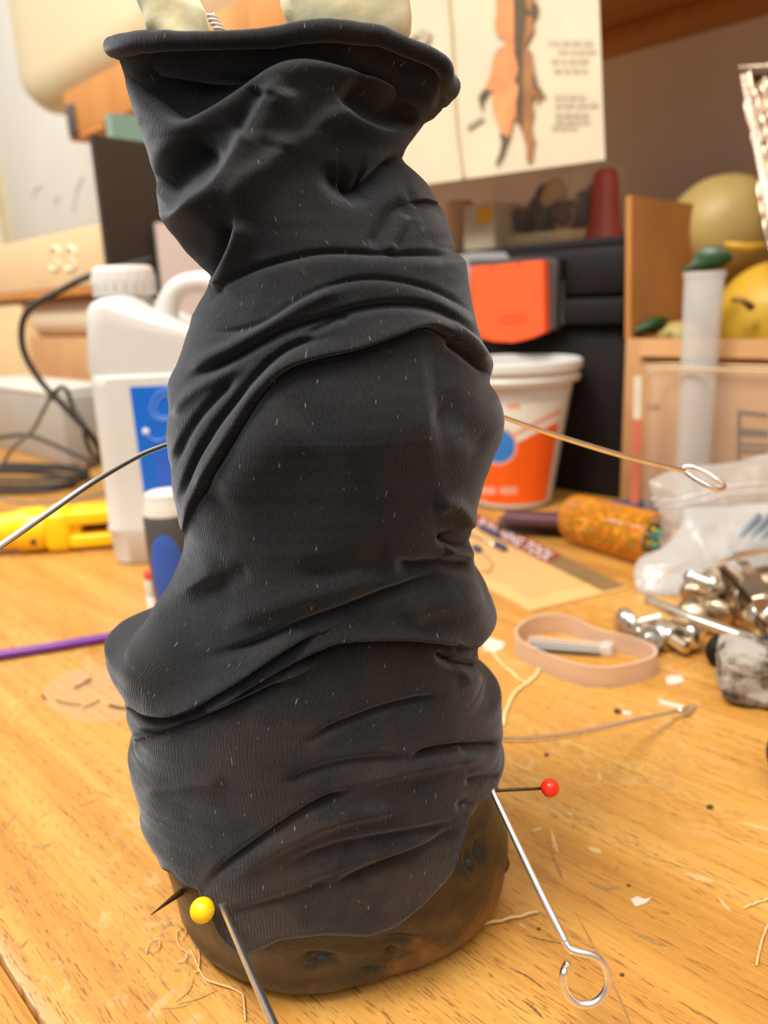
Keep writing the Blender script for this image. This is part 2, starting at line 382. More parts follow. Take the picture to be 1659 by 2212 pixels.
def lathe(name, fr, prof, mat, parent=None, seg=48, auto=.7, **kw):
    V, F = lathe_l(prof, seg); return mk(name, app(fr, V), F, mat, parent, auto=auto, **kw)
def smooth_path(P, n):
    P = np.asarray(P, float); k = len(P)
    if k < 3: t = np.linspace(0, 1, n)[:, None]; return P[0] * (1 - t) + P[-1] * t
    Q = np.vstack([2 * P[0] - P[1], P, 2 * P[-1] - P[-2]]); out = []
    for t in np.linspace(0, k - 1 - 1e-6, n):
        i = int(t); f = t - i; a, b_, c, d = Q[i:i + 4]
        out.append(.5 * (2 * b_ + (c - a) * f + (2 * a - 5 * b_ + 4 * c - d) * f * f + (3 * b_ - a - 3 * c + d) * f ** 3))
    return np.array(out)
def tube_l(P, r, seg=10, closed=False):
    P = np.asarray(P, float); n = len(P); r = np.full(n, r, float) if np.isscalar(r) else np.asarray(r, float)
    V = []; F = []
    Tn = np.roll(P, -1, 0) - np.roll(P, 1, 0) if closed else np.gradient(P, axis=0)
    Tn /= np.linalg.norm(Tn, axis=1)[:, None] + 1e-12
    u = np.array([0, 0, 1.0]) if abs(Tn[0][2]) < .9 else np.array([1.0, 0, 0])
    for i in range(n):
        u = u - (u @ Tn[i]) * Tn[i]; u /= np.linalg.norm(u) + 1e-12; w = np.cross(Tn[i], u)
        for j in range(seg):
            a = 2 * math.pi * j / seg; V.append(P[i] + r[i] * (math.cos(a) * u + math.sin(a) * w))
    m_ = n if closed else n - 1
    for i in range(m_):
        for j in range(seg):
            i2 = (i + 1) % n; j2 = (j + 1) % seg; F.append((i * seg + j, i * seg + j2, i2 * seg + j2, i2 * seg + j))
    if not closed:
        F.append(tuple(range(seg))[::-1]); F.append(tuple((n - 1) * seg + j for j in range(seg)))
    return np.array(V), F
def tube(name, P, r, mat, parent=None, n=60, seg=10, raw=False, **kw):
    Q = np.asarray(P, float) if raw else smooth_path(P, n)
    if not np.isscalar(r): r = np.interp(np.linspace(0, 1, len(Q)), np.linspace(0, 1, len(r)), r)
    V, F = tube_l(Q, r, seg); return mk(name, V, F, mat, parent, **kw)
def sphere_l(r, nu=32, nv=20, sc=(1, 1, 1)):
    V = []; F = []
    for j in range(nv + 1):
        t = math.pi * j / nv
        for i in range(nu): a = 2 * math.pi * i / nu; V.append((r * sc[0] * math.sin(t) * math.cos(a), r * sc[1] * math.sin(t) * math.sin(a), r * sc[2] * math.cos(t)))
    for j in range(nv):
        for i in range(nu): k = (i + 1) % nu; F.append((j * nu + i, (j + 1) * nu + i, (j + 1) * nu + k, j * nu + k))
    return np.array(V), F
def prism(name, pts3, nrm, th, mat, parent=None, **kw):
    """flat polygon given by 3-D points, thickened along nrm"""
    P = np.asarray(pts3, float); nrm = np.array(nrm, float); n = len(P); V = np.vstack([P, P + nrm * th])
    F = [tuple(range(n))[::-1], tuple(range(n, 2 * n))] + [(i, (i + 1) % n, n + (i + 1) % n, n + i) for i in range(n)]
    return mk(name, V, F, mat, parent, smooth=False, **kw)
def loft_l(rings):
    k = len(rings[0]); V = np.vstack(rings); F = []
    for j in range(len(rings) - 1):
        for i in range(k): F.append((j * k + i, j * k + (i + 1) % k, (j + 1) * k + (i + 1) % k, (j + 1) * k + i))
    F.append(tuple(range(k))[::-1]); F.append(tuple((len(rings) - 1) * k + i for i in range(k)))
    return V, F
def rrect(hx, hy, r, n=6, z=0, cx=0, cy=0):
    out = []
    for q, (sx_, sy_) in enumerate(((1, 1), (-1, 1), (-1, -1), (1, -1))):
        for i in range(n + 1):
            a = math.pi / 2 * (q + i / n); out.append((cx + sx_ * (hx - r) + r * math.cos(a), cy + sy_ * (hy - r) + r * math.sin(a), z))
    return np.array(out)
def vnoise(P, scale, seed=0, octv=3):
    """cheap smooth 3-D noise from sines"""
    r = np.random.RandomState(seed); out = np.zeros(len(P)); amp = 1.0
    for o in range(octv):
        for k in range(6):
            d = r.normal(size=3); d /= np.linalg.norm(d); out += amp * np.sin((P @ d) * scale * (2 ** o) * r.uniform(.7, 1.3) + r.uniform(0, 6.28))
        amp *= .5
    return out / 6.0

# ================================================================== the setting
D = 0.80
tag(wbox('wall_back', -7, 1.6, D, D + .06, -.75, 1.7, M['wall'], bev=0), kind='structure')
tag(wbox('floor', -7, 1.6, -2.5, D, -.80, -.75, MAT('floor_dark', '5a4a3a', .6), bev=0), kind='structure')

# desk
ef = se(T(62, 2128))[1] - .0145
desk = thing('desk', 'worn orange-brown wooden desk, scratched, under everything', 'desk', wp(-.4, .3, -.73))
wbox('desktop', -2.8, 1.2, ef + .0158, D - .004, -.024, 0, M['desk'], desk, bev=0)
wbox('nosing', -2.8, 1.2, ef, ef + .0130, -.024, 0, M['desk'], desk, bev=.003)
wbox('worn_edge_highlight', -2.8, 1.2, ef + .0130, ef + .0158, -.024, .0001, M['edge'], desk, bev=.0001)  # pale strip paints the shiny highlight of the worn, rounded front edge
for s_ in (-2.6, 1.05):
    wbox('leg', s_, s_ + .06, ef + .05, ef + .11, -.73, -.024, M['desk'], desk, bev=.002)
    wbox('leg', s_, s_ + .06, D - .13, D - .07, -.73, -.024, M['desk'], desk, bev=.002)

# shelf on the wall
zj = onE(1305, 130, D)[2]; 
def zline(px, py, e): return onE(px, py, e)[2]
# front edge distance so that the bottom edge passes the left end
e_sh = D; best = 9
for e in np.linspace(.30, .75, 200):
    z = zline(212, 268, e)
    if abs(z - zj) < best: best = abs(z - zj); e_sh = e
s_end = se(onE(140, 235, e_sh))[0]; zt = zline(135, 200, e_sh)
shelf = thing('wall_shelf', 'thick orange wooden shelf plank fixed along the wall', 'shelf', wp(s_end + .5, D - .1, zj))
wbox('plank', s_end, 1.2, e_sh + .02, D, zj + .012, zt, M['shelf'], shelf, bev=.001)
wbox('fascia', s_end, 1.2, e_sh, e_sh + .02, zj, zt, M['shelf'], shelf, bev=.0015)
wbox('batten', s_end + .1, 1.2, D - .05, D, zj, zj + .012, M['shelf'], shelf, bev=.001)
wbox('end_block', s_end, s_end + .10, e_sh + .001, e_sh + .12, zj - .006, zj, M['shelf'], shelf, bev=.001)
wbox('hook', s_end + .012, s_end + .03, e_sh - .006, e_sh + .004, zj - .004, zj + .035, M['dark_grey'], shelf, bev=.003)
print('shelf', e_sh, zj, zt, s_end)

# whiteboard and strip on the wall at left
wb = thing('whiteboard', 'cream-white board with faint blue marker traces on the left wall', 'whiteboard', onE(100, 250, D))
sa = se(onE(38, 520, D))[0]; sb = se(onE(232, 470, D))[0] + .3; zb = onE(110, 504, D - .02)[2]
wbox('board', sa, sb, D - .014, D, zb, 1.5, M['whiteboard'], wb)
wbox('frame', sa - .045, sa, D - .02, D, zb - .02, 1.5, MAT('cream_trim', 'd9cca0', .5), wb)
for a, b_, c, d in ((62, 365, 88, 400), (110, 385, 128, 425), (150, 395, 178, 380)):
    P = smooth_path([onE(a + 10, b_ + 62, D - .0155), onE((a + c) / 2, (b_ + d) / 2 + 30, D - .0155), onE(c, d, D - .0155)], 10)
    tube('marker_trace', P, .0022, MAT('faint_blue_marker', 'c8d4da', .6), wb, raw=True, seg=5)
tag(wbox('trim_1', sa - .50, sa - .06, D - .012, D, -.1, 1.6, MAT('cream_panel', 'ece2c2', .6, var=.03), bev=.001), kind='structure')

# ================================================================== the wrapped figure
YC = 0.175
Ltab = [(60, 250), (80, 243), (95, 238), (112, 245), (130, 257), (180, 272), (230, 288), (290, 310), (340, 322), (400, 333), (440, 340), (470, 346), (500, 362), (550, 398), (590, 440), (605, 453),
        (620, 449), (650, 432), (680, 416), (700, 413), (750, 398), (785, 386), (800, 376), (820, 366), (850, 364), (880, 368), (940, 361), (1000, 368), (1060, 377), (1120, 390), (1160, 400), (1185, 396),
        (1215, 385), (1250, 370), (1285, 350), (1308, 335), (1322, 310), (1332, 272), (1345, 247), (1370, 233), (1410, 228), (1440, 234), (1470, 246), (1490, 262), (1508, 282), (1530, 277), (1550, 272), (1570, 277),
        (1583, 287), (1600, 283), (1618, 278), (1635, 275), (1660, 280), (1700, 288), (1730, 302), (1760, 304), (1790, 303), (1805, 312), (1820, 322), (1840, 338), (1870, 354), (1900, 370), (1925, 384), (1960, 400)]
Rtab = [(60, 985), (150, 985), (185, 975), (205, 962), (225, 940), (260, 925), (300, 895), (325, 876), (340, 872), (360, 890), (385, 915), (400, 926), (425, 938), (441, 948), (447, 958), (480, 968), (520, 978), (545, 986),
        (552, 1004), (570, 1009), (610, 1013), (660, 1022), (700, 1030), (735, 1042), (765, 1062), (785, 1066), (805, 1064), (825, 1058), (850, 1076), (875, 1086), (905, 1091), (950, 1086), (1000, 1064), (1050, 1044), (1100, 1030), (1140, 1018),
        (1165, 1014), (1180, 1021), (1200, 1023), (1220, 1026), (1250, 1046), (1290, 1062), (1325, 1072), (1355, 1068), (1380, 1050), (1397, 1030), (1410, 1031), (1430, 1040), (1440, 1060), (1460, 1075), (1490, 1082), (1550, 1083),
        (1588, 1086), (1600, 1082), (1615, 1088), (1650, 1090), (1680, 1084), (1705, 1070), (1735, 1074), (1770, 1074), (1830, 1070), (1900, 1060), (1960, 1040)]
Ltab = np.array(Ltab, float); Rtab = np.array(Rtab, float)
YY = np.arange(0, 2200, 2.0)
def gsm(a, sg):
    k = np.exp(-.5 * (np.arange(-int(3 * sg), int(3 * sg) + 1) / sg) ** 2); k /= k.sum(); p = len(k) // 2
    return np.convolve(np.pad(a, p, mode='edge'), k, mode='valid')
Lr = gsm(np.interp(YY, Ltab[:, 0], Ltab[:, 1]), 1.6); Rr = gsm(np.interp(YY, Rtab[:, 0], Rtab[:, 1]), 1.6)
_w = np.clip((YY - 560) / 160, 0, 1); Ls = gsm(Lr, 9) * (1 - _w) + gsm(Lr, 32) * _w; Rs = gsm(Rr, 9) * (1 - _w) + gsm(Rr, 32) * _w
btab = np.array([(60, .0215), (200, .0215), (330, .021), (450, .023), (560, .025), (700, .029), (900, .034), (1100, .034), (1250, .033), (1400, .035), (1600, .038), (1800, .040), (1960, .040)])
NT, NR = 760, 820
th = np.linspace(-math.pi, math.pi, NT, endpoint=False)       # 0 = towards the viewer
# more columns on the viewed side
th = th - .32 * np.sin(th) * 1.0
def surf(row, TH):
    L = np.interp(row, YY, Ls); R = np.interp(row, YY, Rs); dL = np.interp(row, YY, Lr) - L; dR = np.interp(row, YY, Rr) - R
    c = (L + R) / 2; a = (R - L) / 2 * .982
    sn = np.sin(TH); w = np.clip(np.abs(sn), 0, 1) ** 9
    px = c + a * sn + np.where(sn < 0, dL, dR) * w
    P = onY(px, row, YC)
    b_ = np.interp(row, btab[:, 0], btab[:, 1]); cs = np.cos(TH); b_ = np.where(cs < 0, b_ * np.interp(row, [380, 620], [.38, 1.0]), b_)
    P = P.copy(); P[..., 1] -= np.sign(cs) * np.abs(cs) ** .92 * b_
    return P
rimX = np.array([(225, 100), (240, 98), (300, 84), (370, 80), (450, 78), (520, 74), (600, 66), (650, 56), (700, 52), (760, 58), (820, 66), (870, 88), (905, 118), (940, 152), (968, 185), (990, 200)], float)
hemX = np.array([(300, 1890), (370, 1902), (400, 1932), (430, 1940), (450, 1990), (480, 2056), (520, 2086), (560, 2072), (600, 2052), (700, 2040), (800, 2044), (860, 2022), (920, 1972), (980, 1910), (1005, 1845), (1010, 1790), (1050, 1750), (1080, 1715), (1100, 1700)], float)
def solve(curve, r0, side_l, side_r):
    row = np.full(NT, float(r0))
    front = np.cos(th) > 0
    for _ in range(60):
        P = surf(row, th); x, y = proj(P)
        row += .6 * (np.interp(x, curve[:, 0], curve[:, 1]) - y)
        row = np.clip(row, 60, 1940)
    back = ~front; f = (np.sin(th) + 1) / 2
    row_b = side_l + (side_r - side_l) * f
    w = np.clip((np.cos(th) + .02) / .12, 0, 1)
    return row * w + row_b * (1 - w)
rim = solve(rimX, 170, 98, 200); hem = solve(hemX, 1800, 1880, 1715)
rim = gsm(np.concatenate([rim, rim, rim]), 5)[NT:2 * NT]; hem = gsm(np.concatenate([hem, hem, hem]), 3)[NT:2 * NT]
tt = np.linspace(0, 1, NR)
# nudge the width tables until the outline of the finished form is the wanted one
Lw, Rw = Lr.copy(), Rr.copy(); cc_i = np.arange(0, NT, 3); tc_ = np.linspace(0, 1, 330); yb_ = np.arange(130, 1900, 6.0)
for it in range(14):
    RO = rim[None, cc_i] + (hem - rim)[None, cc_i] * tc_[:, None]; TO = np.broadcast_to(th[cc_i], RO.shape)
    x_, y_ = proj(surf(RO, TO).reshape(-1, 3)); ro = RO.reshape(-1); dLc = np.zeros(len(YY)); dRc = np.zeros(len(YY)); nL = np.zeros(len(YY)); nR = np.zeros(len(YY))
    for y in yb_:
        m_ = np.abs(y_ - y) < 5
        if not m_.any(): continue
        xs_, rs_ = x_[m_], ro[m_]; a_, b_ = np.argmin(xs_), np.argmax(xs_)
        i_ = int(np.clip(rs_[a_] / 2, 0, len(YY) - 1)); dLc[i_] += np.interp(y, YY, Lw) - xs_[a_]; nL[i_] += 1
        if y < 1700: i_ = int(np.clip(rs_[b_] / 2, 0, len(YY) - 1)); dRc[i_] += np.interp(y, YY, Rw) - xs_[b_]; nR[i_] += 1
    def sp(d, n):
        k_ = np.exp(-.5 * (np.arange(-12, 13) / 4.0) ** 2); return np.convolve(d, k_, 'same') / (np.convolve(n, k_, 'same') + .15)
    Lr = Lr + .6 * sp(dLc, nL); Rr = Rr + .6 * sp(dRc, nR)
ROW = rim[None, :] + (hem - rim)[None, :] * tt[:, None]
TH2 = np.broadcast_to(th, ROW.shape)
P0 = surf(ROW, TH2)

# folds traced over the front of the cloth:  kind, amplitude (mm), width up, width down, points
FOLDS = [
 # hood
 ('lip', -5.5, 75, 70, [(262, 140), (281, 168), (336, 222), (385, 252), (444, 228), (504, 184), (580, 134), (634, 116), (690, 120), (770, 141), (840, 166), (905, 205)]),
 ('valley', 3.4, 42, 42, [(285, 120), (340, 150), (420, 158), (500, 128), (570, 96), (640, 84), (720, 84), (800, 104), (860, 138)]),
 ('valley', 3.6, 34, 34, [(470, 300), (420, 345), (370, 385), (335, 420)]),
 ('ridge', 3.4, 24, 46, [(352, 482), (433, 436), (482, 398), (515, 347), (545, 282), (590, 205), (620, 170)]),
 ('ridge', 2.0, 26, 30, [(500, 480), (540, 400), (600, 345), (661, 298), (715, 255), (735, 222)]),
 ('valley', 4.2, 46, 46, [(735, 175), (790, 215), (850, 235), (905, 232)]),
 ('ridge', 2.6, 14, 40, [(705, 208), (742, 240), (786, 272), (851, 290), (921, 250)]),
 ('valley', 4.2, 20, 26, [(690, 352), (715, 378), (770, 408), (820, 380), (862, 345), (885, 328)]),
 ('valley', 2.2, 40, 36, [(740, 400), (770, 390), (800, 385)]),
 ('valley', 2.6, 26, 16, [(505, 470), (490, 520), (470, 570), (455, 610)]),
 ('ridge', 2.6, 16, 30, [(520, 470), (506, 530), (480, 590), (462, 620)]),
 ('valley', 2.0, 30, 30, [(520, 300), (555, 240), (575, 195)]),
 ('ridge', 1.4, 30, 30, [(620, 190), (625, 250), (600, 330)]),
 ('valley', 1.1, 18, 22, [(800, 545), (822, 505), (846, 465), (885, 432)]),
 ('valley', .7, 14, 16, [(846, 542), (866, 500), (886, 468)]),
 ('ridge', 1.2, 14, 14, [(835, 548), (856, 500), (880, 462)]),
 ('lip', 1.4, 30, 8, [(885, 440), (915, 436), (955, 446)]),
 # collar bands
 ('lip', -1.8, 10, 60, [(455, 660), (487, 624), (547, 586), (634, 560), (715, 548), (851, 553), (930, 552), (1008, 556)]),
 ('lip', -1.4, 8, 40, [(430, 720), (520, 715), (580, 694), (650, 648), (721, 617), (797, 604), (878, 613), (960, 640), (1028, 686)]),
 ('ridge', 1.3, 14, 16, [(400, 800), (455, 772), (509, 748), (570, 712), (620, 680), (690, 640), (760, 622)]),
 ('valley', 1.7, 9, 12, [(380, 850), (430, 810), (480, 790), (560, 745), (620, 712), (692, 690), (760, 670), (830, 658), (900, 660), (960, 680), (1020, 722), (1060, 765)]),
 ('valley', 1.2, 7, 10, [(660, 722), (700, 705), (727, 690), (760, 684)]),
 ('lip', 2.9, 34, 12, [(396, 1176), (405, 1140), (429, 1090), (469, 1028), (521, 938), (567, 858), (624, 800), (693, 775), (773, 757), (847, 731), (899, 711), (939, 713), (1002, 755), (1040, 790), (1066, 818)]),
 ('valley', 1.9, 9, 10, [(385, 1120), (404, 1062), (440, 980), (480, 915), (520, 865), (555, 818), (600, 772), (650, 742), (720, 728)]),
 ('valley', 1.5, 9, 11, [(372, 1030), (385, 985), (425, 915), (470, 862), (520, 812)]),
 ('ridge', 1.1, 14, 14, [(372, 905), (420, 852), (480, 815), (540, 785)]),
 ('valley', 1.8, 10, 10, [(960, 735), (1005, 765), (1040, 792), (1062, 802)]),
 ('ridge', 1.3, 12, 12, [(960, 690), (1010, 730), (1052, 775)]),
 # belly
 ('ridge', 1.8, 70, 70, [(470, 1080), (540, 1000), (600, 940), (660, 890)]),
 ('ridge', 1.6, 120, 120, [(700, 940), (820, 900), (950, 880)]),
 ('valley', 1.0, 40, 40, [(930, 870), (1000, 920), (1060, 960)]),
 ('valley', 3.2, 13, 13, [(948, 1150), (975, 1170), (1000, 1178), (1024, 1176)]),
 ('ridge', 2.2, 22, 16, [(930, 1092), (970, 1092), (1000, 1118), (1012, 1150)]),
 ('ridge', 1.6, 12, 12, [(960, 1192), (1000, 1196), (1026, 1202)]),
 ('valley', 2.6, 14, 20, [(850, 1216), (900, 1222), (945, 1218), (990, 1219), (1030, 1224)]),
 ('valley', 1.3, 30, 30, [(640, 1250), (740, 1230), (850, 1212)]),
 # middle twists
 ('ridge', 1.6, 26, 26, [(310, 1335), (360, 1300), (420, 1262), (490, 1215)]),
 ('valley', .7, 16, 24, [(400, 1290), (470, 1262), (540, 1225)]),
 ('ridge', 1.3, 30, 26, [(470, 1355), (580, 1310), (700, 1275), (820, 1240)]),
 ('valley', 2.0, 11, 13, [(440, 1422), (500, 1406), (560, 1386), (635, 1352), (733, 1318), (830, 1282), (916, 1256), (985, 1232)]),
 ('ridge', 1.9, 28, 30, [(850, 1330), (930, 1300), (1010, 1270), (1040, 1262)]),
 ('lip', 3.2, 34, 12, [(284, 1530), (320, 1545), (380, 1543), (430, 1525), (480, 1495), (544, 1453), (590, 1420), (640, 1388), (690, 1365)]),
 ('lip', 2.8, 30, 14, [(430, 1552), (500, 1512), (560, 1475), (620, 1440), (698, 1400), (744, 1386), (830, 1382), (916, 1387), (990, 1398), (1034, 1400)]),
 ('ridge', 1.7, 10, 9, [(290, 1592), (350, 1572), (420, 1548), (486, 1518), (560, 1484), (640, 1446), (700, 1420)]),
 ('valley', 1.7, 8, 11, [(284, 1612), (315, 1598), (400, 1568), (486, 1532), (560, 1498), (620, 1462)]),
 ('valley', 1.5, 8, 8, [(286, 1584), (330, 1580), (400, 1556), (470, 1524)]),
 ('valley', 3.0, 10, 12, [(945, 1406), (965, 1424), (990, 1434), (1038, 1440)]),
 ('ridge', 1.5, 18, 18, [(980, 1462), (1030, 1462), (1070, 1474)]),
 ('valley', 1.3, 9, 10, [(650, 1610), (700, 1580), (773, 1551), (859, 1522), (950, 1500)]),
 ('valley', 2.4, 9, 10, [(880, 1640), (915, 1628), (960, 1617), (1030, 1609), (1090, 1606)]),
 ('ridge', 1.0, 12, 16, [(760, 1690), (860, 1665), (960, 1645), (1060, 1632)]),
 ('valley', .9, 10, 14, [(600, 1690), (700, 1655), (800, 1640), (880, 1640)]),
 # lower skirt
 ('valley', 2.0, 9, 12, [(440, 1925), (475, 1880), (521, 1845), (586, 1799), (646, 1757), (711, 1724), (765, 1704)]),
 ('ridge', 1.2, 14, 18, [(480, 1910), (560, 1850), (650, 1800), (760, 1760), (880, 1740)]),
 ('valley', 1.1, 12, 14, [(600, 1880), (700, 1838), (820, 1812), (940, 1790), (1000, 1770)]),
 ('ridge', .8, 12, 14, [(640, 1900), (760, 1860), (880, 1835), (980, 1800)]),
 ('valley', 1.4, 10, 12, [(700, 1925), (792, 1884), (847, 1858), (930, 1822), (1000, 1790)]),
 ('valley', .9, 14, 16, [(470, 1985), (560, 1962), (660, 1930), (720, 1900)]),
 ('valley', 1.2, 10, 12, [(980, 1742), (1020, 1738), (1070, 1740)]),
 ('valley', 1.1, 8, 9, [(1000, 1690), (1040, 1680), (1085, 1676)]),
 ('ridge', .9, 20, 20, [(300, 1700), (400, 1690), (500, 1670)]),
]
def fold_h(X, Y, f):
    kind, amp, wu, wd, pts = f; p = smooth_path(np.array([(a, b_, 0) for a, b_ in pts], float), max(6, len(pts) * 4))[:, :2]
    xmin, ymin = p.min(0) - 4.2 * max(wu, wd); xmax, ymax = p.max(0) + 4.2 * max(wu, wd)
    out = np.zeros(X.shape); m_ = (X > xmin) & (X < xmax) & (Y > ymin) & (Y < ymax)
    x, y = X[m_], Y[m_]; bd = np.full(x.shape, 1e9); sg = np.zeros(x.shape); tl = np.zeros(x.shape); seg = np.linalg.norm(np.diff(p, axis=0), axis=1); cum = np.concatenate([[0], np.cumsum(seg)]); tot = cum[-1]
    for i in range(len(p) - 1):
        ax, ay = p[i]; dx, dy = p[i + 1] - p[i]; l2 = dx * dx + dy * dy
        if l2 < 1e-9: continue
        t = ((x - ax) * dx + (y - ay) * dy) / l2; tcl = np.clip(t, 0, 1)
        ex = x - ax - tcl * dx; ey = y - ay - tcl * dy; d2 = ex * ex + ey * ey; u = d2 < bd
        bd[u] = d2[u]; sg[u] = np.sign(dx * (y[u] - ay) - dy * (x[u] - ax)); tl[u] = cum[i] + tcl[u] * seg[i]
    d = np.sqrt(bd) * sg
    if p[-1][0] < p[0][0]: d = -d      # 'up' is always above the line in the picture sense
    e = np.clip(tl / (tot * .22 + 1e-6), 0, 1) * np.clip((tot - tl) / (tot * .16 + 1e-6), 0, 1); e = .12 + .88 * (e * e * (3 - 2 * e)); 
    over = np.sqrt(bd)
    if kind == 'valley': h = -amp * np.exp(-(d / np.where(d < 0, wu, wd)) ** 2)
    elif kind == 'ridge': h = amp * np.exp(-(d / np.where(d < 0, wu, wd)) ** 2)
    else:
        if amp > 0: h = np.where(d < 0, amp * np.exp(-(-d / wu) ** 1.3), 0) * (1 - np.exp(-(-np.minimum(d, 0) / 5.0))) - np.where(d > -4, .55 * amp * np.exp(-(np.maximum(d, 0) / wd)), 0)
        else: a = -amp; h = a * .45 * np.where(d > 0, np.exp(-(d / wd) ** 1.4), 0) * (1 - np.exp(-(np.maximum(d, 0) / 8.0))) - a * .55 * np.where(d < 0, np.exp(-(-d / wu) ** 2), np.exp(-(d / 9.0)))
    out[m_] = h * e; return out
X, Yp = proj(P0.reshape(-1, 3)); X = X.reshape(ROW.shape); Yp = Yp.reshape(ROW.shape)
Hh = np.zeros(ROW.shape); fr_w = np.clip((np.cos(TH2) + .12) / .3, 0, 1)
c0 = np.abs(th) < math.pi * .62
Hf = np.zeros((NR, int(c0.sum())))
for f in FOLDS: Hf += fold_h(X[:, c0], Yp[:, c0], f)
Hh[:, c0] = Hf
Hh *= fr_w
def gblob(x0, y0, rx, ry, a): return a * np.exp(-((X - x0) / rx) ** 2 - ((Yp - y0) / ry) ** 2) * fr_w
Hh += gblob(325, 1425, 62, 78, 5.0) + gblob(1015, 1320, 60, 60, 2.5) + gblob(1000, 1530, 110, 90, 1.2) + gblob(640, 930, 240, 260, 2.0) + gblob(560, 1640, 220, 120, 1.4) \
    - gblob(420, 530, 55, 55, 2.2) - gblob(430, 170, 90, 45, 2.0) + gblob(560, 420, 60, 70, 1.2) + gblob(905, 500, 70, 40, 1.0) - gblob(640, 1990, 200, 60, .6)
fl = P0.reshape(-1, 3)
nz = vnoise(fl, 190, 3, 2).reshape(ROW.shape) * .45 + vnoise(fl * np.array([1, 1, 2.2]), 420, 5, 2).reshape(ROW.shape) * .16
bk = 1 - fr_w
nzb = .55 * (np.abs(vnoise(fl * np.array([1, 1, 2.5]), 110, 9, 3)).reshape(ROW.shape) * -6.0 + 2.0) * bk
Hh += nz + nzb
# keep the outline where it is: fade displacement at the left and right extremes and at the rim
edge_f = 1 - .82 * np.clip(np.abs(np.sin(TH2)), 0, 1) ** 14
Hh = Hh * edge_f * np.clip(tt[:, None] / .03, .25, 1)
nx = np.sin(TH2); ny = -np.cos(TH2) * 1.25; nl = np.sqrt(nx ** 2 + ny ** 2)
P1 = P0.copy(); P1[..., 0] += Hh * .001 * nx / nl; P1[..., 1] += Hh * .001 * ny / nl
# hem edge hugs the base
hemr = np.clip((tt[:, None] - .985) / .015, 0, 1) ** 2 * .0024
P1[..., 0] -= hemr * nx / nl; P1[..., 1] -= hemr * ny / nl

fig = thing('wrapped_figure', 'tall lumpy form wrapped in black knit cloth standing on a dark clay base', 'sculpture', (0.0, YC, 0.0))
# the open top: cloth turns inwards and closes low inside
cen = P1[0].mean(0)
inner = []
for q, (k_, dz) in enumerate(((.97, -.0005), (.94, -.002), (.91, -.0045), (.86, -.006), (.60, -.0065), (.30, -.0065), (.03, -.0065))):
    rg = cen + (P1[0] - cen) * k_; rg[:, 2] = P1[0][:, 2] * (1 if q < 4 else k_ / .86) + (0 if q < 4 else cen[2] * (1 - k_ / .86)) + dz; inner.append(rg)
allV = np.vstack([np.array(inner)[::-1].reshape(-1, 3), P1.reshape(-1, 3)]); NRA = NR + len(inner)
jj, ii = np.meshgrid(np.arange(NRA - 1), np.arange(NT), indexing='ij'); i2 = (ii + 1) % NT
Fq = np.stack([jj * NT + ii, (jj + 1) * NT + ii, (jj + 1) * NT + i2, jj * NT + i2], -1).reshape(-1, 4)
cloth = mk('cloth_cover', allV, Fq, M['knit'], fig)
# UV: arc length round the body, height
arc = np.concatenate([[0], np.cumsum(np.linalg.norm(np.diff(P0[NR // 2], axis=0), axis=1))])
Uu = np.broadcast_to(arc, (NRA, NT)).reshape(-1); Vv = allV[:, 2]
uvl = cloth.data.uv_layers.new(name='UVMap'); li = Fq.ravel(); uv = np.stack([Uu[li], Vv[li]], -1)
seam = (ii.reshape(-1) == NT - 1); uv = uv.reshape(-1, 4, 2); uv[seam, 2:, 0] = arc[-1] + (arc[1] - arc[0]); uvl.data.foreach_set('uv', uv.reshape(-1).astype(np.float32))
# rolled hem round the opening
rl = P1[2].copy(); sn = np.sin(th)
rad = .00165 + .0006 * np.clip(sn, 0, 1) ** 6 + .0002 * np.sin(th * 5) + .00035 * np.clip(-sn, 0, 1) ** 8
V_, F_ = tube_l(rl + np.array([0, -.0006, -.0005]) * np.cos(th)[:, None], rad, 20, closed=True)
V_ += (vnoise(V_, 900, 21, 2) * .00008)[:, None] * np.array([0, -1, 1])
hemo = mk('rolled_edge', V_, np.array(F_), M['knit'], fig, label='rolled top edge of the black cloth')
uvl = hemo.data.uv_layers.new(name='UVMap'); idx = np.array(F_).ravel(); uvl.data.foreach_set('uv', np.stack([arc[idx // 20], V_[idx, 2]], -1).ravel().astype(np.float32))

# base: charred clay lump
BL = np.array([(1640, 330), (1750, 335), (1830, 345), (1880, 368), (1905, 375), (1940, 376), (1970, 382)], float)
BR = np.array([(1640, 1050), (1700, 1058), (1760, 1080), (1800, 1101), (1830, 1106), (1870, 1102), (1900, 1093), (1970, 1078)], float)
zr = onY(720, 1640, YC)[2]
rows = []
zs = np.concatenate([np.linspace(zr, .016, 60), .016 * (1 - np.linspace(0, 1, 60)[1:])])
nb = 420; tb = np.linspace(-math.pi, math.pi, nb, endpoint=False); tb = tb - .3 * np.sin(tb)
y0 = proj(np.array([[0, YC, 0.0]]))[1][0]; 
for z in zs:
    yy = proj(np.array([[0.0, YC, z]]))[1][0]
    L = np.interp(yy, BL[:, 0], BL[:, 1]); R = np.interp(yy, BR[:, 0], BR[:, 1]); c = (L + R) / 2; a = (R - L) / 2 * .98
    k_ = 1.0 if z > .016 else .74 + .26 * math.sqrt(max(0, 1 - (1 - z / .016) ** 2.2))
    P = onY(c + a * k_ * np.sin(tb), np.full(nb, yy), YC); P[:, 2] = z if z > .001 else max(z, 0)
    bb = np.interp(z, [0, .01, .03, .06], [.045, .043, .0365, .033]) 
    P[:, 1] -= np.cos(tb) * bb * k_; rows.append(P)
rows = np.array(rows)
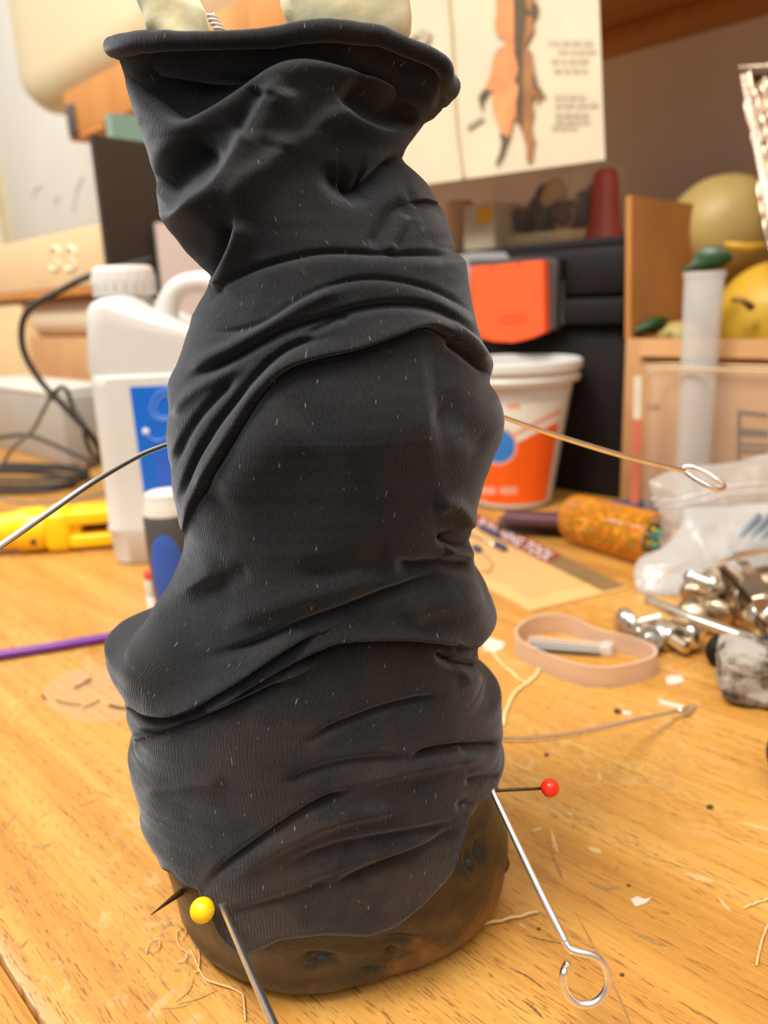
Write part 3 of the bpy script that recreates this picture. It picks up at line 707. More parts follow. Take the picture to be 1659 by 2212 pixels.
op = T(np.array([376, 384, 410, 450, 520, 640, 760, 850, 930, 1000, 1060, 1088, 1094], float), np.array([1915, 1965, 2030, 2070, 2105, 2132, 2116, 2090, 2064, 2030, 1975, 1910, 1880], float), .006)
cc = np.array([rows[-1][:, 0].mean(), YC]); oa = np.arctan2(op[:, 0] - cc[0], -(op[:, 1] - cc[1])); orr = np.hypot(op[:, 0] - cc[0], op[:, 1] - cc[1])
so = np.argsort(oa); oa, orr = oa[so], orr[so]
for q, z in enumerate(zs):
    Pq = rows[q]; a_ = np.arctan2(Pq[:, 0] - cc[0], -(Pq[:, 1] - cc[1])); r_ = np.hypot(Pq[:, 0] - cc[0], Pq[:, 1] - cc[1])
    k_ = 1.0 if z > .006 else .80 + .20 * math.sqrt(max(0, 1 - (1 - z / .006) ** 2))
    rt = np.interp(a_, oa, orr) * k_; f = np.clip((a_ + 1.75) / .3, 0, 1) * np.clip((1.75 - a_) / .3, 0, 1) * (1 - np.clip((z - .008) / .024, 0, 1)); rn = r_ * (1 - f) + rt * f
    rows[q][:, 0] = cc[0] + rn * np.sin(a_); rows[q][:, 1] = cc[1] - rn * np.cos(a_)
fl = rows.reshape(-1, 3); nn = np.stack([np.sin(tb), -np.cos(tb) * 1.2], -1); nn /= np.linalg.norm(nn, axis=1)[:, None]
bx, by = proj(fl); bx = bx.reshape(rows.shape[:2]); by = by.reshape(rows.shape[:2])
h = vnoise(fl, 130, 31, 3).reshape(bx.shape) * .7 - .3
fb = np.clip((np.cos(tb) + .1) / .2, 0, 1)[None, :]
for (x0, y1, rx, ry, a) in ((738, 1925, 17, 13, -1.7), (735, 1958, 26, 18, .9), (690, 2072, 34, 10, -1.9), (668, 2084, 16, 8, -1.2), (870, 2032, 40, 9, -1.6), (846, 2056, 12, 8, -1.3), (812, 2096, 22, 4, -1.0),
                            (1012, 1895, 15, 26, 1.6), (1018, 1862, 8, 26, -2.2), (1040, 1840, 9, 22, -2.0), (1000, 1930, 26, 30, -1.0), (1085, 1850, 10, 40, .8), (560, 2050, 60, 26, .8), (930, 1990, 60, 30, .7), (780, 2060, 60, 14, .6)):
    h += a * np.exp(-((bx - x0) / rx) ** 2 - ((by - y1) / ry) ** 2) * fb
zf = np.clip(rows[..., 2] / .004, 0, 1)
rows[..., 0] += h * .001 * nn[:, 0] * zf; rows[..., 1] += h * .001 * nn[:, 1] * zf
# keep the top inside the cloth
kin = np.clip((rows[..., 2] - .028) / .02, 0, 1); cxy = rows.mean(1)[:, None, :2]; rows[..., :2] = cxy + (rows[..., :2] - cxy) * (1 - .12 * kin[..., None])
fl = rows.reshape(-1, 3); nrw = len(rows)
jj, ii = np.meshgrid(np.arange(nrw - 1), np.arange(nb), indexing='ij'); i2 = (ii + 1) % nb
Fb = np.stack([jj * nb + ii, (jj + 1) * nb + ii, (jj + 1) * nb + i2, jj * nb + i2], -1).reshape(-1, 4)
# close top and bottom
ct = len(fl); fl = np.vstack([fl, rows[0].mean(0), rows[-1].mean(0)])
tri = [[i, i, (i + 1) % nb, ct] for i in range(0)]
Fl = Fb.tolist() + [[(i + 1) % nb, ct, i] for i in range(nb)] + [[(nrw - 1) * nb + i, ct + 1, (nrw - 1) * nb + (i + 1) % nb] for i in range(nb)]
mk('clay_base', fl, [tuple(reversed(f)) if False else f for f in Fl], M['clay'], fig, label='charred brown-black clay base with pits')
# little ragged flake at the right of the base
_x, _y = proj(rows.reshape(-1, 3)); _dd = (rows.reshape(-1, 3) - CAM) @ FW; _m = (np.abs(_y - 1864) < 5) & (_x > np.max(_x[np.abs(_y - 1864) < 5]) - 4); dF = float(_dd[_m].mean()); xF = float(_x[_m].max())
P = [dep(float(xF + a), float(b_), dF) for a, b_ in ((-8, 1840), (1, 1848), (6, 1866), (2, 1880), (-8, 1890), (-10, 1868))]
prism('loose_flake', P, (0, 1, 0), .0015, M['clay'], fig)

# ================================================================== pins and wires stuck into the figure
def Pd(px, py, d): return dep(float(px), float(py), d)
_pts = np.vstack([P1.reshape(-1, 3), rows.reshape(-1, 3)]); _px, _py = proj(_pts); _pd = (_pts - CAM) @ FW
def hit(px, py, r_=5):
    m_ = (np.abs(_px - px) < r_) & (np.abs(_py - py) < r_); return float(_pd[m_].min()) if m_.any() else .19
for q_ in ((437, 1950), (480, 1960), (1060, 1712), (1060, 1706), (385, 1935), (1080, 1597), (370, 960), (1082, 900)): print('hit', q_, round(hit(*q_), 4))
dY = hit(437, 1950) - .0032; dR = hit(1062, 1709) + .0015
# yellow pin
t = thing('ball_pin', 'pin with round yellow head stuck in lower left of the black cloth', 'pin', Pd(437, 1966, dY))
V_, F_ = sphere_l(26.5 * dY / FPX, 36, 24); mk('head', V_ + wloc(t), F_, M['pin_yellow'], t)
tube('shaft', [Pd(437, 1966, dY), Pd(436, 1950, dY + .012)], .00035, M['steel_dark'], t, n=4, seg=8)
# red pin
t = thing('ball_pin', 'pin with round red head sticking out at lower right', 'pin', Pd(1188, 1702, dR))
V_, F_ = sphere_l(20 * dR / FPX, 36, 24); mk('head', V_ + wloc(t), F_, M['pin_red'], t)
tube('shaft', [Pd(1172, 1703, dR), Pd(1120, 1705.5, dR), Pd(1055, 1709, dR + .001)], .00036, M['steel_dark'], t, n=8, seg=8)
def straight(pts):
    """depths between the two ends as on a straight rod"""
    a, b_ = pts[0], pts[-1]; L = math.hypot(b_[0] - a[0], b_[1] - a[1]); out = []
    for p in pts:
        f = math.hypot(p[0] - a[0], p[1] - a[1]) / L; out.append((p[0], p[1], 1 / ((1 - f) / a[2] + f / b_[2])))
    return out
def skewer(label, pts, wpx, ring=None, loc=None, group=None, mat='steel'):
    """pts: (px, py, depth); wpx: thickness in the photo at each point"""
    P = np.array([Pd(a, b_, d) for a, b_, d in pts]); r = [w * 1.12 * p[2] / FPX / 2 for w, p in zip(wpx, pts)]
    t = thing('ring_skewer', label, 'skewer', P[0])
    tube('shaft', P, r, M[mat], t, n=70, seg=14)
    if ring:
        Q = np.array([Pd(a, b_, d) for a, b_, d in ring]); tube('ring', np.vstack([P[-2:-1] * .25 + P[-1:] * .75, Q]), r[-1], M[mat], t, n=90, seg=14)
    return t
# front right skewer with a round eye
cx, cy, R1, R2 = 1264, 2116, 49, 54.5
ring = [(1223, 2038, .1605), (1232, 2050, .1600), (1250, 2057, .1595), (1270, 2061, .1595)]
for a in np.linspace(-62, 222, 24):
    q = math.radians(a); ring.append((cx + 1 + R1 * math.cos(q), cy + R2 * math.sin(q), .1595 + .0012 * (1 if a > 200 else 0)))
skewer('steel skewer with round eye pointing down at the lower right of the cloth', straight([(1060, 1702, dR + .001), (1100, 1786, 0), (1140, 1870, 0), (1180, 1953, 0), (1222, 2036, .1605)]), [12, 13, 14, 15, 15.5], ring)
skewer('steel skewer running from beside the yellow pin off the bottom edge', straight([(474, 1944, hit(480, 1958) + .003), (505, 2015, 0), (540, 2096, 0), (584, 2196, 0), (640, 2324, .112)]), [10.5, 13, 15, 17.5, 20])
skewer('steel skewer leaving the left side of the cloth towards the left edge', [(392, 948, .178), (362, 960, .176), (300, 985, .170), (200, 1042, .160), (100, 1110, .152), (0, 1180, .145), (-120, 1262, .138)], [8, 9, 10, 12, 13, 14, 15])
skewer('steel skewer with edge-on eye sticking out right of the cloth', [(1070, 892, .172), (1092, 903, .174), (1200, 940, .182), (1330, 980, .192), (1440, 1008, .200), (1478, 1018, .203)], [7, 9, 10.5, 10.5, 10, 10],
       [(1478, 1018, .203), (1500, 1034, .202), (1535, 1053, .201), (1556, 1058, .202), (1564, 1050, .205), (1553, 1038, .209), (1525, 1020, .213), (1500, 1010, .216), (1482, 1008, .217), (1476, 1012, .217)])
skewer('curved steel skewer low at the right, eye end blurred above the desk', [(1070, 1597, .192), (1090, 1598, .196), (1150, 1597, .208), (1230, 1588, .225), (1300, 1574, .242), (1380, 1555, .265), (1440, 1542, .278), (1462, 1538, .283)], [10, 12, 13, 12.5, 12, 11, 9, 8],
       [(1462, 1538, .283), (1476, 1541, .284), (1492, 1537, .287), (1502, 1530, .291), (1496, 1527, .292), (1482, 1530, .290), (1468, 1535, .286)])
t = mk('thorn_spike', *tube_l(smooth_path([Pd(395, 1925, hit(392, 1935) + .002), Pd(372, 1941, hit(392, 1935) - .002), Pd(350, 1958, hit(392, 1935) - .006), Pd(325, 1977, hit(392, 1935) - .010)], 20), np.linspace(.00085, .00008, 20), 12), M['spike'])
tag(t, 'short dark brown spike tip poking out left of the clay base', 'spike')

# pale lumps standing in the cloth opening
zin = float(P1[0][:, 2].mean()) - .0085
def lump(label, pts_l, pts_r, ytop, ybot, Y, bdep, seed):
    rows_ = []; n = 64
    for q in np.linspace(0, 1, 34):
        y = ytop + (ybot - ytop) * q; L = np.interp(y, [p[1] for p in pts_l], [p[0] for p in pts_l]); R = np.interp(y, [p[1] for p in pts_r], [p[0] for p in pts_r])
        k_ = math.sqrt(max(.0, 1 - (1 - min(1, q / .25)) ** 2)) * .98 + .02; k_ = min(k_, 1 if q < .85 else math.sqrt(max(.15, 1 - ((q - .85) / .16) ** 2)))
        c = onY((L + R) / 2, y, Y); hw = np.linalg.norm(onY(R, y, Y) - onY(L, y, Y)) / 2 * k_
        a = np.linspace(0, 2 * math.pi, n, endpoint=False); rows_.append(np.stack([c[0] + hw * np.cos(a), c[1] + bdep * k_ * np.sin(a), np.full(n, c[2])], -1))
    V, F = loft_l(rows_); V = V[:, :]; cc_ = V.mean(0); d = V - cc_; nn_ = d / np.linalg.norm(d, axis=1)[:, None]
    V = V + nn_ * (vnoise(V, 330, seed, 3) * .0007)[:, None]; V[:, 2] = np.maximum(V[:, 2], zin)
    return tag(mk('pale_lump', V, F, M['wax']), label, 'lump')
yb = proj(np.array([[0, .172, zin]]))[1][0]
lump('smaller pale yellow translucent lump in the left of the cloth opening', [(292, -120), (296, 0), (308, 30), (314, 66), (350, 110), (370, 200)], [(400, -120), (428, 0), (446, 32), (453, 66), (450, 200)], -70, yb, .171, .0075, 4)
lump('larger pale yellow translucent lump in the right of the cloth opening', [(640, -130), (606, -30), (604, 10), (614, 40), (640, 90), (660, 300)], [(840, -130), (878, -30), (886, 10), (890, 50), (888, 80), (860, 120), (835, 160), (820, 300)], -90, yb, .1725, .0085, 8)
sp_ = [];
for a in np.linspace(0, 2 * math.pi * 4.5, 110):
    f = a / (2 * math.pi * 4.5); c = Pd(452 + 26 * f, 30 + 40 * f, .168); sp_.append(c + .0010 * (1 - .1 * f) * (math.cos(a) * CR + math.sin(a) * np.array([0, 1, 0])))
tag(tube('wire_spring', sp_, .00035, MAT('white_wire', 'd8d0c4', .4), raw=True, seg=6), 'tiny pale wire spring beside the smaller lump above the cloth rim', 'spring')

# ================================================================== things at the right, back to front
def plane_uv(e):      # patch helpers on a plane parallel to the wall
    return lambda px, py: onE(px, py, e)
def wall_poly(name, pts, e, mat, parent, th=.0003, **kw):
    return prism(name, [onE(a, b_, e) for a, b_ in pts], -E_, th, mat, parent, **kw)

# ---- drawing hanging from the shelf front
ep = e_sh - .004
pap = thing('paper_drawing', 'creased cream sheet with orange and brown figure drawing hanging from the shelf', 'drawing', onE(1100, 200, ep))
pr_, pl_ = onE(1307, 345, ep), onE(925, 398, ep)
top_z = zt - .004
def sheet(pts, nx_, nz, name):
    (a, b_, c, d) = [onE(x, y, ep) for x, y in pts]; V = []
    for i in range(nx_ + 1):
        for j in range(nz + 1):
            u, v = i / nx_, j / nz; p = a * (1 - u) * (1 - v) + b_ * u * (1 - v) + c * u * v + d * (1 - u) * v
            V.append(p)
    V = np.array(V); w = vnoise(V, 18, 3, 2) * .0006; V = V - E_ * w[:, None]; n = len(V); V = np.vstack([V, V + E_ * .0003]); F = []
    k_ = nz + 1
    for i in range(nx_):
        for j in range(nz):
            q = (i * k_ + j, (i + 1) * k_ + j, (i + 1) * k_ + j + 1, i * k_ + j + 1); F.append(q); F.append(tuple(n + x for x in q[::-1]))
    return mk(name, V, F, M['paper'], pap)
sheet([(640, -160), (958, -160), (1002, 387), (700, 429)], 10, 14, 'left_panel')
sheet([(958, -160), (1288, -160), (1307, 345), (1002, 387)], 10, 14, 'right_panel')
tube('crease', [onE(958, -150, ep - .0008), onE(972, 30, ep - .0012), onE(975, 60, ep - .0012), onE(985, 250, ep - .0014), (onE(1002, 386, ep - .0008))], .0011, M['fold'], pap, seg=6)
def C2(pts): return [(1000 + a * .18686, b_ * .18686) for a, b_ in pts]
pe = ep - .0018
fig_o = C2([(385, -300), (560, -300), (590, 0), (600, 200), (610, 450), (590, 620), (640, 760), (640, 1000), (640, 1150), (620, 1300), (580, 1400), (560, 1500), (540, 1580), (480, 1560), (420, 1480), (360, 1320), (335, 1150), (370, 1060), (290, 1040), (260, 1010), (320, 860), (360, 640), (420, 555), (500, 530), (480, 450), (400, 400), (365, 320), (385, 150)])
wall_poly('printed_figure', fig_o, pe, M['ink_orange'], pap, label='orange left half of the drawn figure')
fig_b = C2([(560, -300), (780, -300), (830, 0), (870, 80), (850, 160), (815, 240), (820, 350), (760, 460), (720, 530), (790, 600), (830, 850), (850, 960), (900, 1040), (970, 1130), (890, 1110), (880, 1220), (830, 1090), (800, 1180), (820, 1300), (790, 1420), (800, 1530), (830, 1620), (810, 1720), (800, 1860), (740, 1870), (735, 1700), (700, 1560), (640, 1420), (600, 1370), (640, 1150), (640, 760), (590, 620), (610, 450), (600, 200), (590, 0)])
wall_poly('printed_figure', fig_b, pe, M['ink_brown'], pap, label='brown right half of the drawn figure')
wall_poly('printed_stripe', C2([(575, -300), (720, -300), (720, 0), (740, 120), (715, 330), (700, 470), (690, 680), (690, 900), (700, 1100), (680, 1300), (690, 1480), (640, 1400), (610, 1200), (640, 1000), (590, 940), (640, 800), (600, 620), (590, 450), (590, 200)]), pe - .0004, M['ink_dark'], pap)
for pts in ([(280, 1010), (230, 1050), (180, 1120), (200, 1220), (240, 1290), (225, 1180), (240, 1130), (290, 1080)], [(420, 1540), (480, 1560), (540, 1590), (500, 1660), (470, 1780), (400, 1900), (370, 1910), (430, 1760), (450, 1640)],
            [(790, 20), (860, 60), (860, 160), (800, 190), (720, 150), (730, 110), (800, 120)], [(800, 860), (835, 870), (860, 990), (920, 1060), (880, 1070), (820, 990)]):
    wall_poly('printed_mark', C2(pts), pe - .0004, M['ink_dark'], pap)
for y, x0, x1 in ((470, 980, 1440), (570, 1090, 1450), (680, 1010, 1390), (790, 1040, 1390), (1190, 1060, 1540), (1300, 1060, 1420), (1380, 1060, 1460), (1450, 1020, 1250), (1095, 1050, 1330)):
    x = x0; rr = random.Random(y)
    while x < x1:
        w = rr.uniform(50, 120); P = C2([(x, y), (x + w, y - w * .10), (x + w, y + 22 - w * .10), (x, y + 22)]); wall_poly('writing_mark', P, pe, M['pencil'], pap); x += w + rr.uniform(14, 30)
for pts in ([(905, 62), (932, 70), (926, 92), (912, 96)], [(880, 80), (900, 70), (906, 76), (884, 90)], [(1008, 270), (1040, 250), (1046, 256), (1010, 280)]):
    wall_poly('writing_mark', pts, pe, M['pencil'], pap)

# ---- toolbox
ct_ = T(1333, 1083); sT, eT = se(ct_); zT = onE(1333, 506, eT)[2]; s0T = se(onE(905, 900, eT))[0]
tb_ = thing('toolbox', 'black plastic toolbox with orange latch behind the white tub', 'toolbox', wp((sT + s0T) / 2, eT + .08, 0))
zl = onE(1300, 640, eT)[2]; zl2 = onE(1300, 700, eT)[2]; DT = D - eT - .07
wbox('body', s0T, sT, eT + .004, eT + DT, 0, zl2, M['black_plastic'], tb_, bev=.006)
wbox('rim_band', s0T - .002, sT + .002, eT - .004, eT + DT, zl2, zl - .001, M['black_plastic'], tb_, bev=.002)
wbox('lid', s0T, sT, eT, eT + DT, zl, zT - .006, M['black_plastic'], tb_, bev=.006)
wbox('lid_top', s0T + .01, sT, eT + .012, eT + DT - .01, zT - .008, zT, M['black_plastic'], tb_, bev=.003)
def wl(px, py, e): return se(onE(px, py, e))[0], onE(px, py, e)[2]
a, b_ = wl(985, 560, eT - .001), wl(1092, 605, eT - .001)
wall_poly('grey_panel', [(960, 560), (1020, 545), (1092, 545), (1112, 572), (1018, 590), (1016, 640), (960, 640)], eT - .0005, M['silver_pl'], tb_, th=.002)
wall_poly('latch_frame', [(1020, 562), (1190, 556), (1218, 562), (1222, 700), (1200, 712), (1040, 720)], eT - .002, M['dark_grey'], tb_, th=.004)
LP = [(1029, 576), (1070, 573), (1073, 585), (1080, 573), (1128, 568), (1131, 582), (1138, 567), (1184, 562), (1186, 640), (1187, 716), (1160, 728), (1120, 738), (1080, 736), (1050, 728), (1036, 700), (1030, 640)]
la = wall_poly('latch', LP, eT - .007, M['latch'], tb_, th=.007, label='orange latch')
for y in (680, 692): tube('latch_rib', [onE(1082, y + 4, eT - .0145), onE(1110, y, eT - .0145), onE(1135, y - 2, eT - .0145)], .0006, M['latch'], la, n=8, seg=6)
wbox('hinge_post', wl(1214, 640, eT)[0], wl(1222, 640, eT)[0], eT - .008, eT, zl2 - .004, wl(1214, 560, eT)[1], M['black_plastic'], tb_, bev=.001)

# ---- things on the toolbox lid (top at zT)
def on_lid(px, py): return T(px, py, zT)
def zat(px, py, e): return onE(px, py, e)[2]
eo = eT + .05
t = thing('display_case', 'clear plastic case full of brown bits on the toolbox lid', 'case', onE(1160, 500, eo))
a0 = se(onE(1062, 500, eo))[0]; a1 = se(onE(1236, 500, eo))[0]; ztp = zat(1150, 352, eo)
V, F = box_l(a0, a1, eo, eo + .08, zT + .012, ztp, .003); mk('case_wall', app(WALLF, V), F, M['clear'], t, auto=.6)
wbox('case_base', a0 - .006, a1, eo - .004, eo + .084, zT + .0005, zT + .011, M['beige'], t, bev=.002)
rr = random.Random(5)
for i in range(26):
    sx_ = rr.uniform(a0 + .012, a1 - .014); ex = rr.uniform(eo + .012, eo + .06); r_ = rr.uniform(.006, .011); zz = zT + .013 + r_ + rr.uniform(0, ztp - zT - .04) * (.9 if i > 5 else .1)
    V, F = sphere_l(r_, 12, 8, (1, .8, rr.uniform(.8, 1.4))); V = V + (vnoise(V, 300, i, 2) * .0025)[:, None] + wp(sx_, ex, zz)
    mk('brown_bit', V, F, [M['dark_brown'], M['crumb'], M['tan'], M['dark_brown'], M['wool_dark']][i % 5], t)
t = mk('red_cone', *(lambda Vf: (app((wp(se(onE(1256, 500, eo))[0] + .002, eo + .03, zT), WALLF[1]), Vf[0]), Vf[1]))(lathe_l([(0.0001, 0), (.017, 0), (.017, .004), (.013, .012), (.0095, .05), (.0085, zat(1250, 368, eo) - zT), (.006, zat(1250, 360, eo) - zT), (.0001, zat(1250, 360, eo) - zT)], 32)), M['red_cloth'], auto=.7)
tag(t, 'dull red tapered nozzle on the toolbox lid beside the clear case', 'nozzle')
t = thing('small_carton', 'small white carton with yellow square on the toolbox lid', 'box', onE(1040, 500, eo - .02))
k0 = se(onE(1001, 500, eo - .02))[0]; k1 = se(onE(1070, 500, eo - .02))[0]
wbox('carton', k0, k1 - .001, eo - .02, eo + .02, zT + .0005, zat(1035, 440, eo - .02), MAT('off_white_card', 'cbb89c', .7), t, bev=.001)
wall_poly('yellow_square', [(1028, 452), (1062, 444), (1064, 478), (1030, 488)], eo - .0203, M['yellow_print'], t)
t = lathe('beige_cylinder', frame(wp(se(onE(978, 500, eo))[0], eo + .01, zT)), [(.0001, 0), (.011, 0), (.012, .002), (.012, zat(978, 440, eo) - zT), (.010, zat(978, 434, eo) - zT), (.0001, zat(978, 434, eo) - zT)], MAT('beige_cap', 'd2a888', .6))
tag(t, 'small beige round stopper standing at left of the toolbox lid', 'stopper')

# ---- cardboard box with fruit
cb = T(1338, 1094); sB, eB = se(cb); zf_ = zat(1345, 732, eB); zfl = zat(1338, 425, eB); wB = .30; dB = min(.26, D - eB - .02)
bx_ = thing('cardboard_box', 'open brown cardboard box holding yellow fruit at right', 'box', wp(sB + wB / 2, eB + dB / 2, 0))
wbox('front_panel', sB, sB + wB, eB, eB + .004, 0, zf_, M['card'], bx_)
wbox('side_panel', sB, sB + .004, eB + .004, eB + dB, 0, zf_, M['card_in'], bx_)
wbox('side_panel', sB + wB - .004, sB + wB, eB + .004, eB + dB, 0, zf_, M['card_in'], bx_)
wbox('back_panel', sB + .004, sB + wB - .004, eB + dB - .004, eB + dB, 0, zf_ + .02, M['card_in'], bx_)
wbox('bottom_panel', sB + .004, sB + wB - .004, eB + .004, eB + dB - .004, 0.0005, .004, M['card_in'], bx_)
# raised side flap, leaning a little outward
P = [wp(sB - .001, eB + .001, zf_), wp(sB - .004, eB + .001, zfl), wp(sB - .004, eB + dB * .93, zfl - .003), wp(sB - .001, eB + dB * .93, zf_)]
prism('side_flap', P, S_, .004, M['card_in'], bx_, label='raised side flap')
prism('front_flap', [wp(sB + .012, eB - .001, zf_ - .001), wp(sB + wB - .004, eB - .001, zf_ - .001), wp(sB + wB - .004, eB - .004, zf_ - .011), wp(sB + .012, eB - .004, zf_ - .011)], E_, .003, M['card'], bx_)
# printed block on the front
ink = MAT('brown_black_print', '5a4430', .8, var=.1)
eI = eB - .0003
for q in ([(1593, 886), (1659, 893), (1659, 901), (1601, 894), (1599, 1000), (1592, 1000)], [(1596, 925), (1659, 930), (1659, 943), (1596, 940)], [(1600, 957), (1659, 960), (1659, 965), (1600, 962)], [(1600, 970), (1659, 973), (1659, 979), (1600, 977)], [(1593, 992), (1659, 990), (1659, 999), (1593, 1000)]):
    wall_poly('printed_block', q, eI, ink, bx_)
wall_poly('printed_mark', [(1398, 872), (1424, 874), (1424, 884), (1400, 884)], eI, M['stem'], bx_)
def fruit(name, label, px, py, Y, r, sc, mat, cat='fruit', tilt=(0, 0)):
    c = onY(px, py, Y); V, F = sphere_l(r, 56, 36, sc); q = V[:, 2] / r
    V = V * (1 - .07 * np.exp(-((q - 1) / .25) ** 2))[:, None]; V = V * (1 + vnoise(V, 60, int(px), 2) * .012)[:, None]
    rx, ry = tilt; Rm = np.array(Matrix.Rotation(rx, 3, 'X') @ Matrix.Rotation(ry, 3, 'Y')); V = V @ Rm.T
    t = thing(name, label, cat, c); mk('rind', V + c, F, mat, t); return t, c, Rm
yb_ = .70
t, c, Rm = fruit('pomelo', 'large pale greenish-yellow citrus fruit on top in the cardboard box', 1556, 497, .63, .0412, (1, .95, 1.02), M['pomelo'], tilt=(.3, -.5))
t, c, Rm = fruit('lemon', 'bright yellow fruit with short brown stem, right of the frosted tube', 1674, 690, .57, .0400, (1.04, 1, 1.04), M['citrus'], tilt=(1.15, -.5))
tube('stalk', [onY(1582, 647, .537), onY(1604, 650, .531), onY(1624, 664, .534)], [.0014, .0017, .0026], M['stem'], t, n=14, seg=8)
t, c, Rm = fruit('lemon', 'small pale yellow fruit low behind the box front at left', 1464, 730, .574, .0125, (1.3, 1, 1), M['pomelo'])
def leaf(label, pts, Y0, Y1, droop=.004):
    """pts: outline tip->upper edge->stem->lower edge"""
    t = None; n = len(pts); P = [onY(a, b_, Y0 + (Y1 - Y0) * (a - pts[0][0]) / (pts[n // 2][0] - pts[0][0] + 1e-6)) for a, b_ in pts]; P = np.array(P)
    tip, base_ = P[0], P[n // 2]; L = 18; V = []; F = []
    up_ = smooth_path(P[:n // 2 + 1], L); lo_ = smooth_path(np.vstack([P[0:1], P[n // 2:][::-1]])[:], L)
    for i in range(L):
        m_ = (up_[i] + lo_[i]) / 2; m_ = m_ + np.array([0, -.004 * math.sin(math.pi * i / (L - 1)), 0])
        V += [up_[i], (up_[i] + m_) / 2 + np.array([0, -.0015, 0]), m_, (lo_[i] + m_) / 2 + np.array([0, -.0015, 0]), lo_[i]]
    for i in range(L - 1):
        for j in range(4): F.append((i * 5 + j, i * 5 + j + 1, i * 5 + 6 + j, i * 5 + 5 + j))
    n0 = len(V); V = np.vstack([V, np.array(V) + np.array([0, .0006, 0])]); F += [tuple(n0 + x for x in f[::-1]) for f in F]
    t = mk('leaf', V, F, M['leaf']); return tag(t, label, 'leaf', 'leaves on the citrus fruit')
leaf('dark green leaf lying over the pale fruit just above the frosted tube', [(1462, 588), (1480, 577), (1500, 560), (1508, 545), (1530, 533), (1555, 532), (1580, 548), (1582, 560), (1560, 576), (1530, 584), (1500, 584)], .545, .535)
leaf('dark green leaf cut by the right edge of the picture', [(1618, 500), (1634, 485), (1662, 470), (1700, 462), (1730, 470), (1700, 500), (1660, 518), (1632, 512)], .60, .59)
leaf('small green leaf low at the left of the fruit box', [(1366, 718), (1380, 704), (1400, 690), (1420, 684), (1436, 694), (1424, 706), (1408, 718), (1390, 722)], .549, .556)
leaf('second small green leaf curled beside the small fruit', [(1396, 716), (1410, 694), (1428, 682), (1444, 688), (1440, 704), (1426, 716), (1412, 722)], .552, .560)
t = tube('yellow_twig', [onY(1566, 528, .585), onY(1590, 532, .580), (onY(1620, 534, .580)), onY(1650, 530, .585)], [.0022, .003, .003, .0022], M['citrus'], n=20, seg=8); tag(t, 'short yellow twig lying against the large citrus fruit', 'twig')

# ---- foil packet
fp = thing('foil_packet', 'crinkled silver-brown foil packet standing at the right edge', 'packet', onY(1690, 400, .56))
g = []; 
tl, tr, bl_, br_ = onY(1597, 146, .56), onY(1790, 130, .52), onY(1668, 620, .50), onY(1810, 620, .47)
def quadgrid(a, b_, c, d, nx_, nz_, nfun, thick, name, mat, parent, **kw):
    V = []; nrm = np.cross(b_ - a, d - a); nrm /= np.linalg.norm(nrm)
    for i in range(nx_ + 1):
        for j in range(nz_ + 1):
            u, v = i / nx_, j / nz_; p = a * (1 - u) * (1 - v) + b_ * u * (1 - v) + c * u * v + d * (1 - u) * v; V.append(p + nrm * nfun(u, v))
    n = len(V); V = np.array(V); V = np.vstack([V, V + nrm * thick]); k_ = nz_ + 1; F = []
    for i in range(nx_):
        for j in range(nz_): q = (i * k_ + j, (i + 1) * k_ + j, (i + 1) * k_ + j + 1, i * k_ + j + 1); F.append(q); F.append(tuple(n + x for x in q[::-1]))
    for i in range(nx_): F.append((i * k_, i * k_ + n, (i + 1) * k_ + n, (i + 1) * k_)); F.append((i * k_ + nz_, (i + 1) * k_ + nz_, (i + 1) * k_ + nz_ + n, i * k_ + nz_ + n))
    for j in range(nz_): F.append((j, j + 1, j + 1 + n, j + n)); o = nx_ * k_; F.append((o + j, o + j + n, o + j + 1 + n, o + j + 1))
    return mk(name, V, F, mat, parent, **kw)
quadgrid(tl, tr, br_, bl_, 30, 50, lambda u, v: .003 * math.sin(u * 40 + v * 9) * math.sin(v * 23 + u * 5) + .006 * math.sin(math.pi * u), .002, 'pouch', M['foil'], fp)
quadgrid(onY(1596, 142, .559), onY(1790, 126, .519), onY(1792, 150, .519), onY(1600, 166, .559), 80, 3, lambda u, v: .0008 * math.sin(u * 300), .003, 'crimped_edge', M['foil'], fp)
quadgrid(onY(1600, 160, .557), onY(1618, 158, .556), onY(1676, 480, .508), onY(1660, 480, .510), 4, 60, lambda u, v: .0006 * math.sin(v * 260), .003, 'side_seam', MAT('foil_seam', 'c8b4a0', .35, metal=.6, bmp=.4), fp)

# ---- clear container in front of the cardboard box, with the frosted tube
sC, eC = se(T(1376, 1130)); 
zc_ = zat(1372, 792, eC)
t = thing('clear_container', 'clear plastic container in front of the cardboard box', 'container', wp(sC + .08, eC + .05, 0))
eC2 = min(eC + .075, eB - .012)
def rr_w(s0, s1, e0, e1, z, r): return app(WALLF, rrect((s1 - s0) / 2, (e1 - e0) / 2, r, 8, z, (s0 + s1) / 2, (e0 + e1) / 2))
rings = [rr_w(sC + .004, sC + .100, eC + .004, eC2 - .004, .0005, .012), rr_w(sC + .001, sC + .102, eC, eC2, .006, .013), rr_w(sC, sC + .105, eC - .001, eC2 + .001, zc_ - .004, .014), rr_w(sC - .003, sC + .108, eC - .004, eC2 + .004, zc_ - .002, .016), rr_w(sC - .003, sC + .108, eC - .004, eC2 + .004, zc_, .016)]
k_ = len(rings[0]); V = np.vstack(rings); F = [(j * k_ + i, j * k_ + (i + 1) % k_, (j + 1) * k_ + (i + 1) % k_, (j + 1) * k_ + i) for j in range(4) for i in range(k_)] + [tuple(range(k_))[::-1]]
mk('wall', V, F, M['clear'], t, auto=.8)
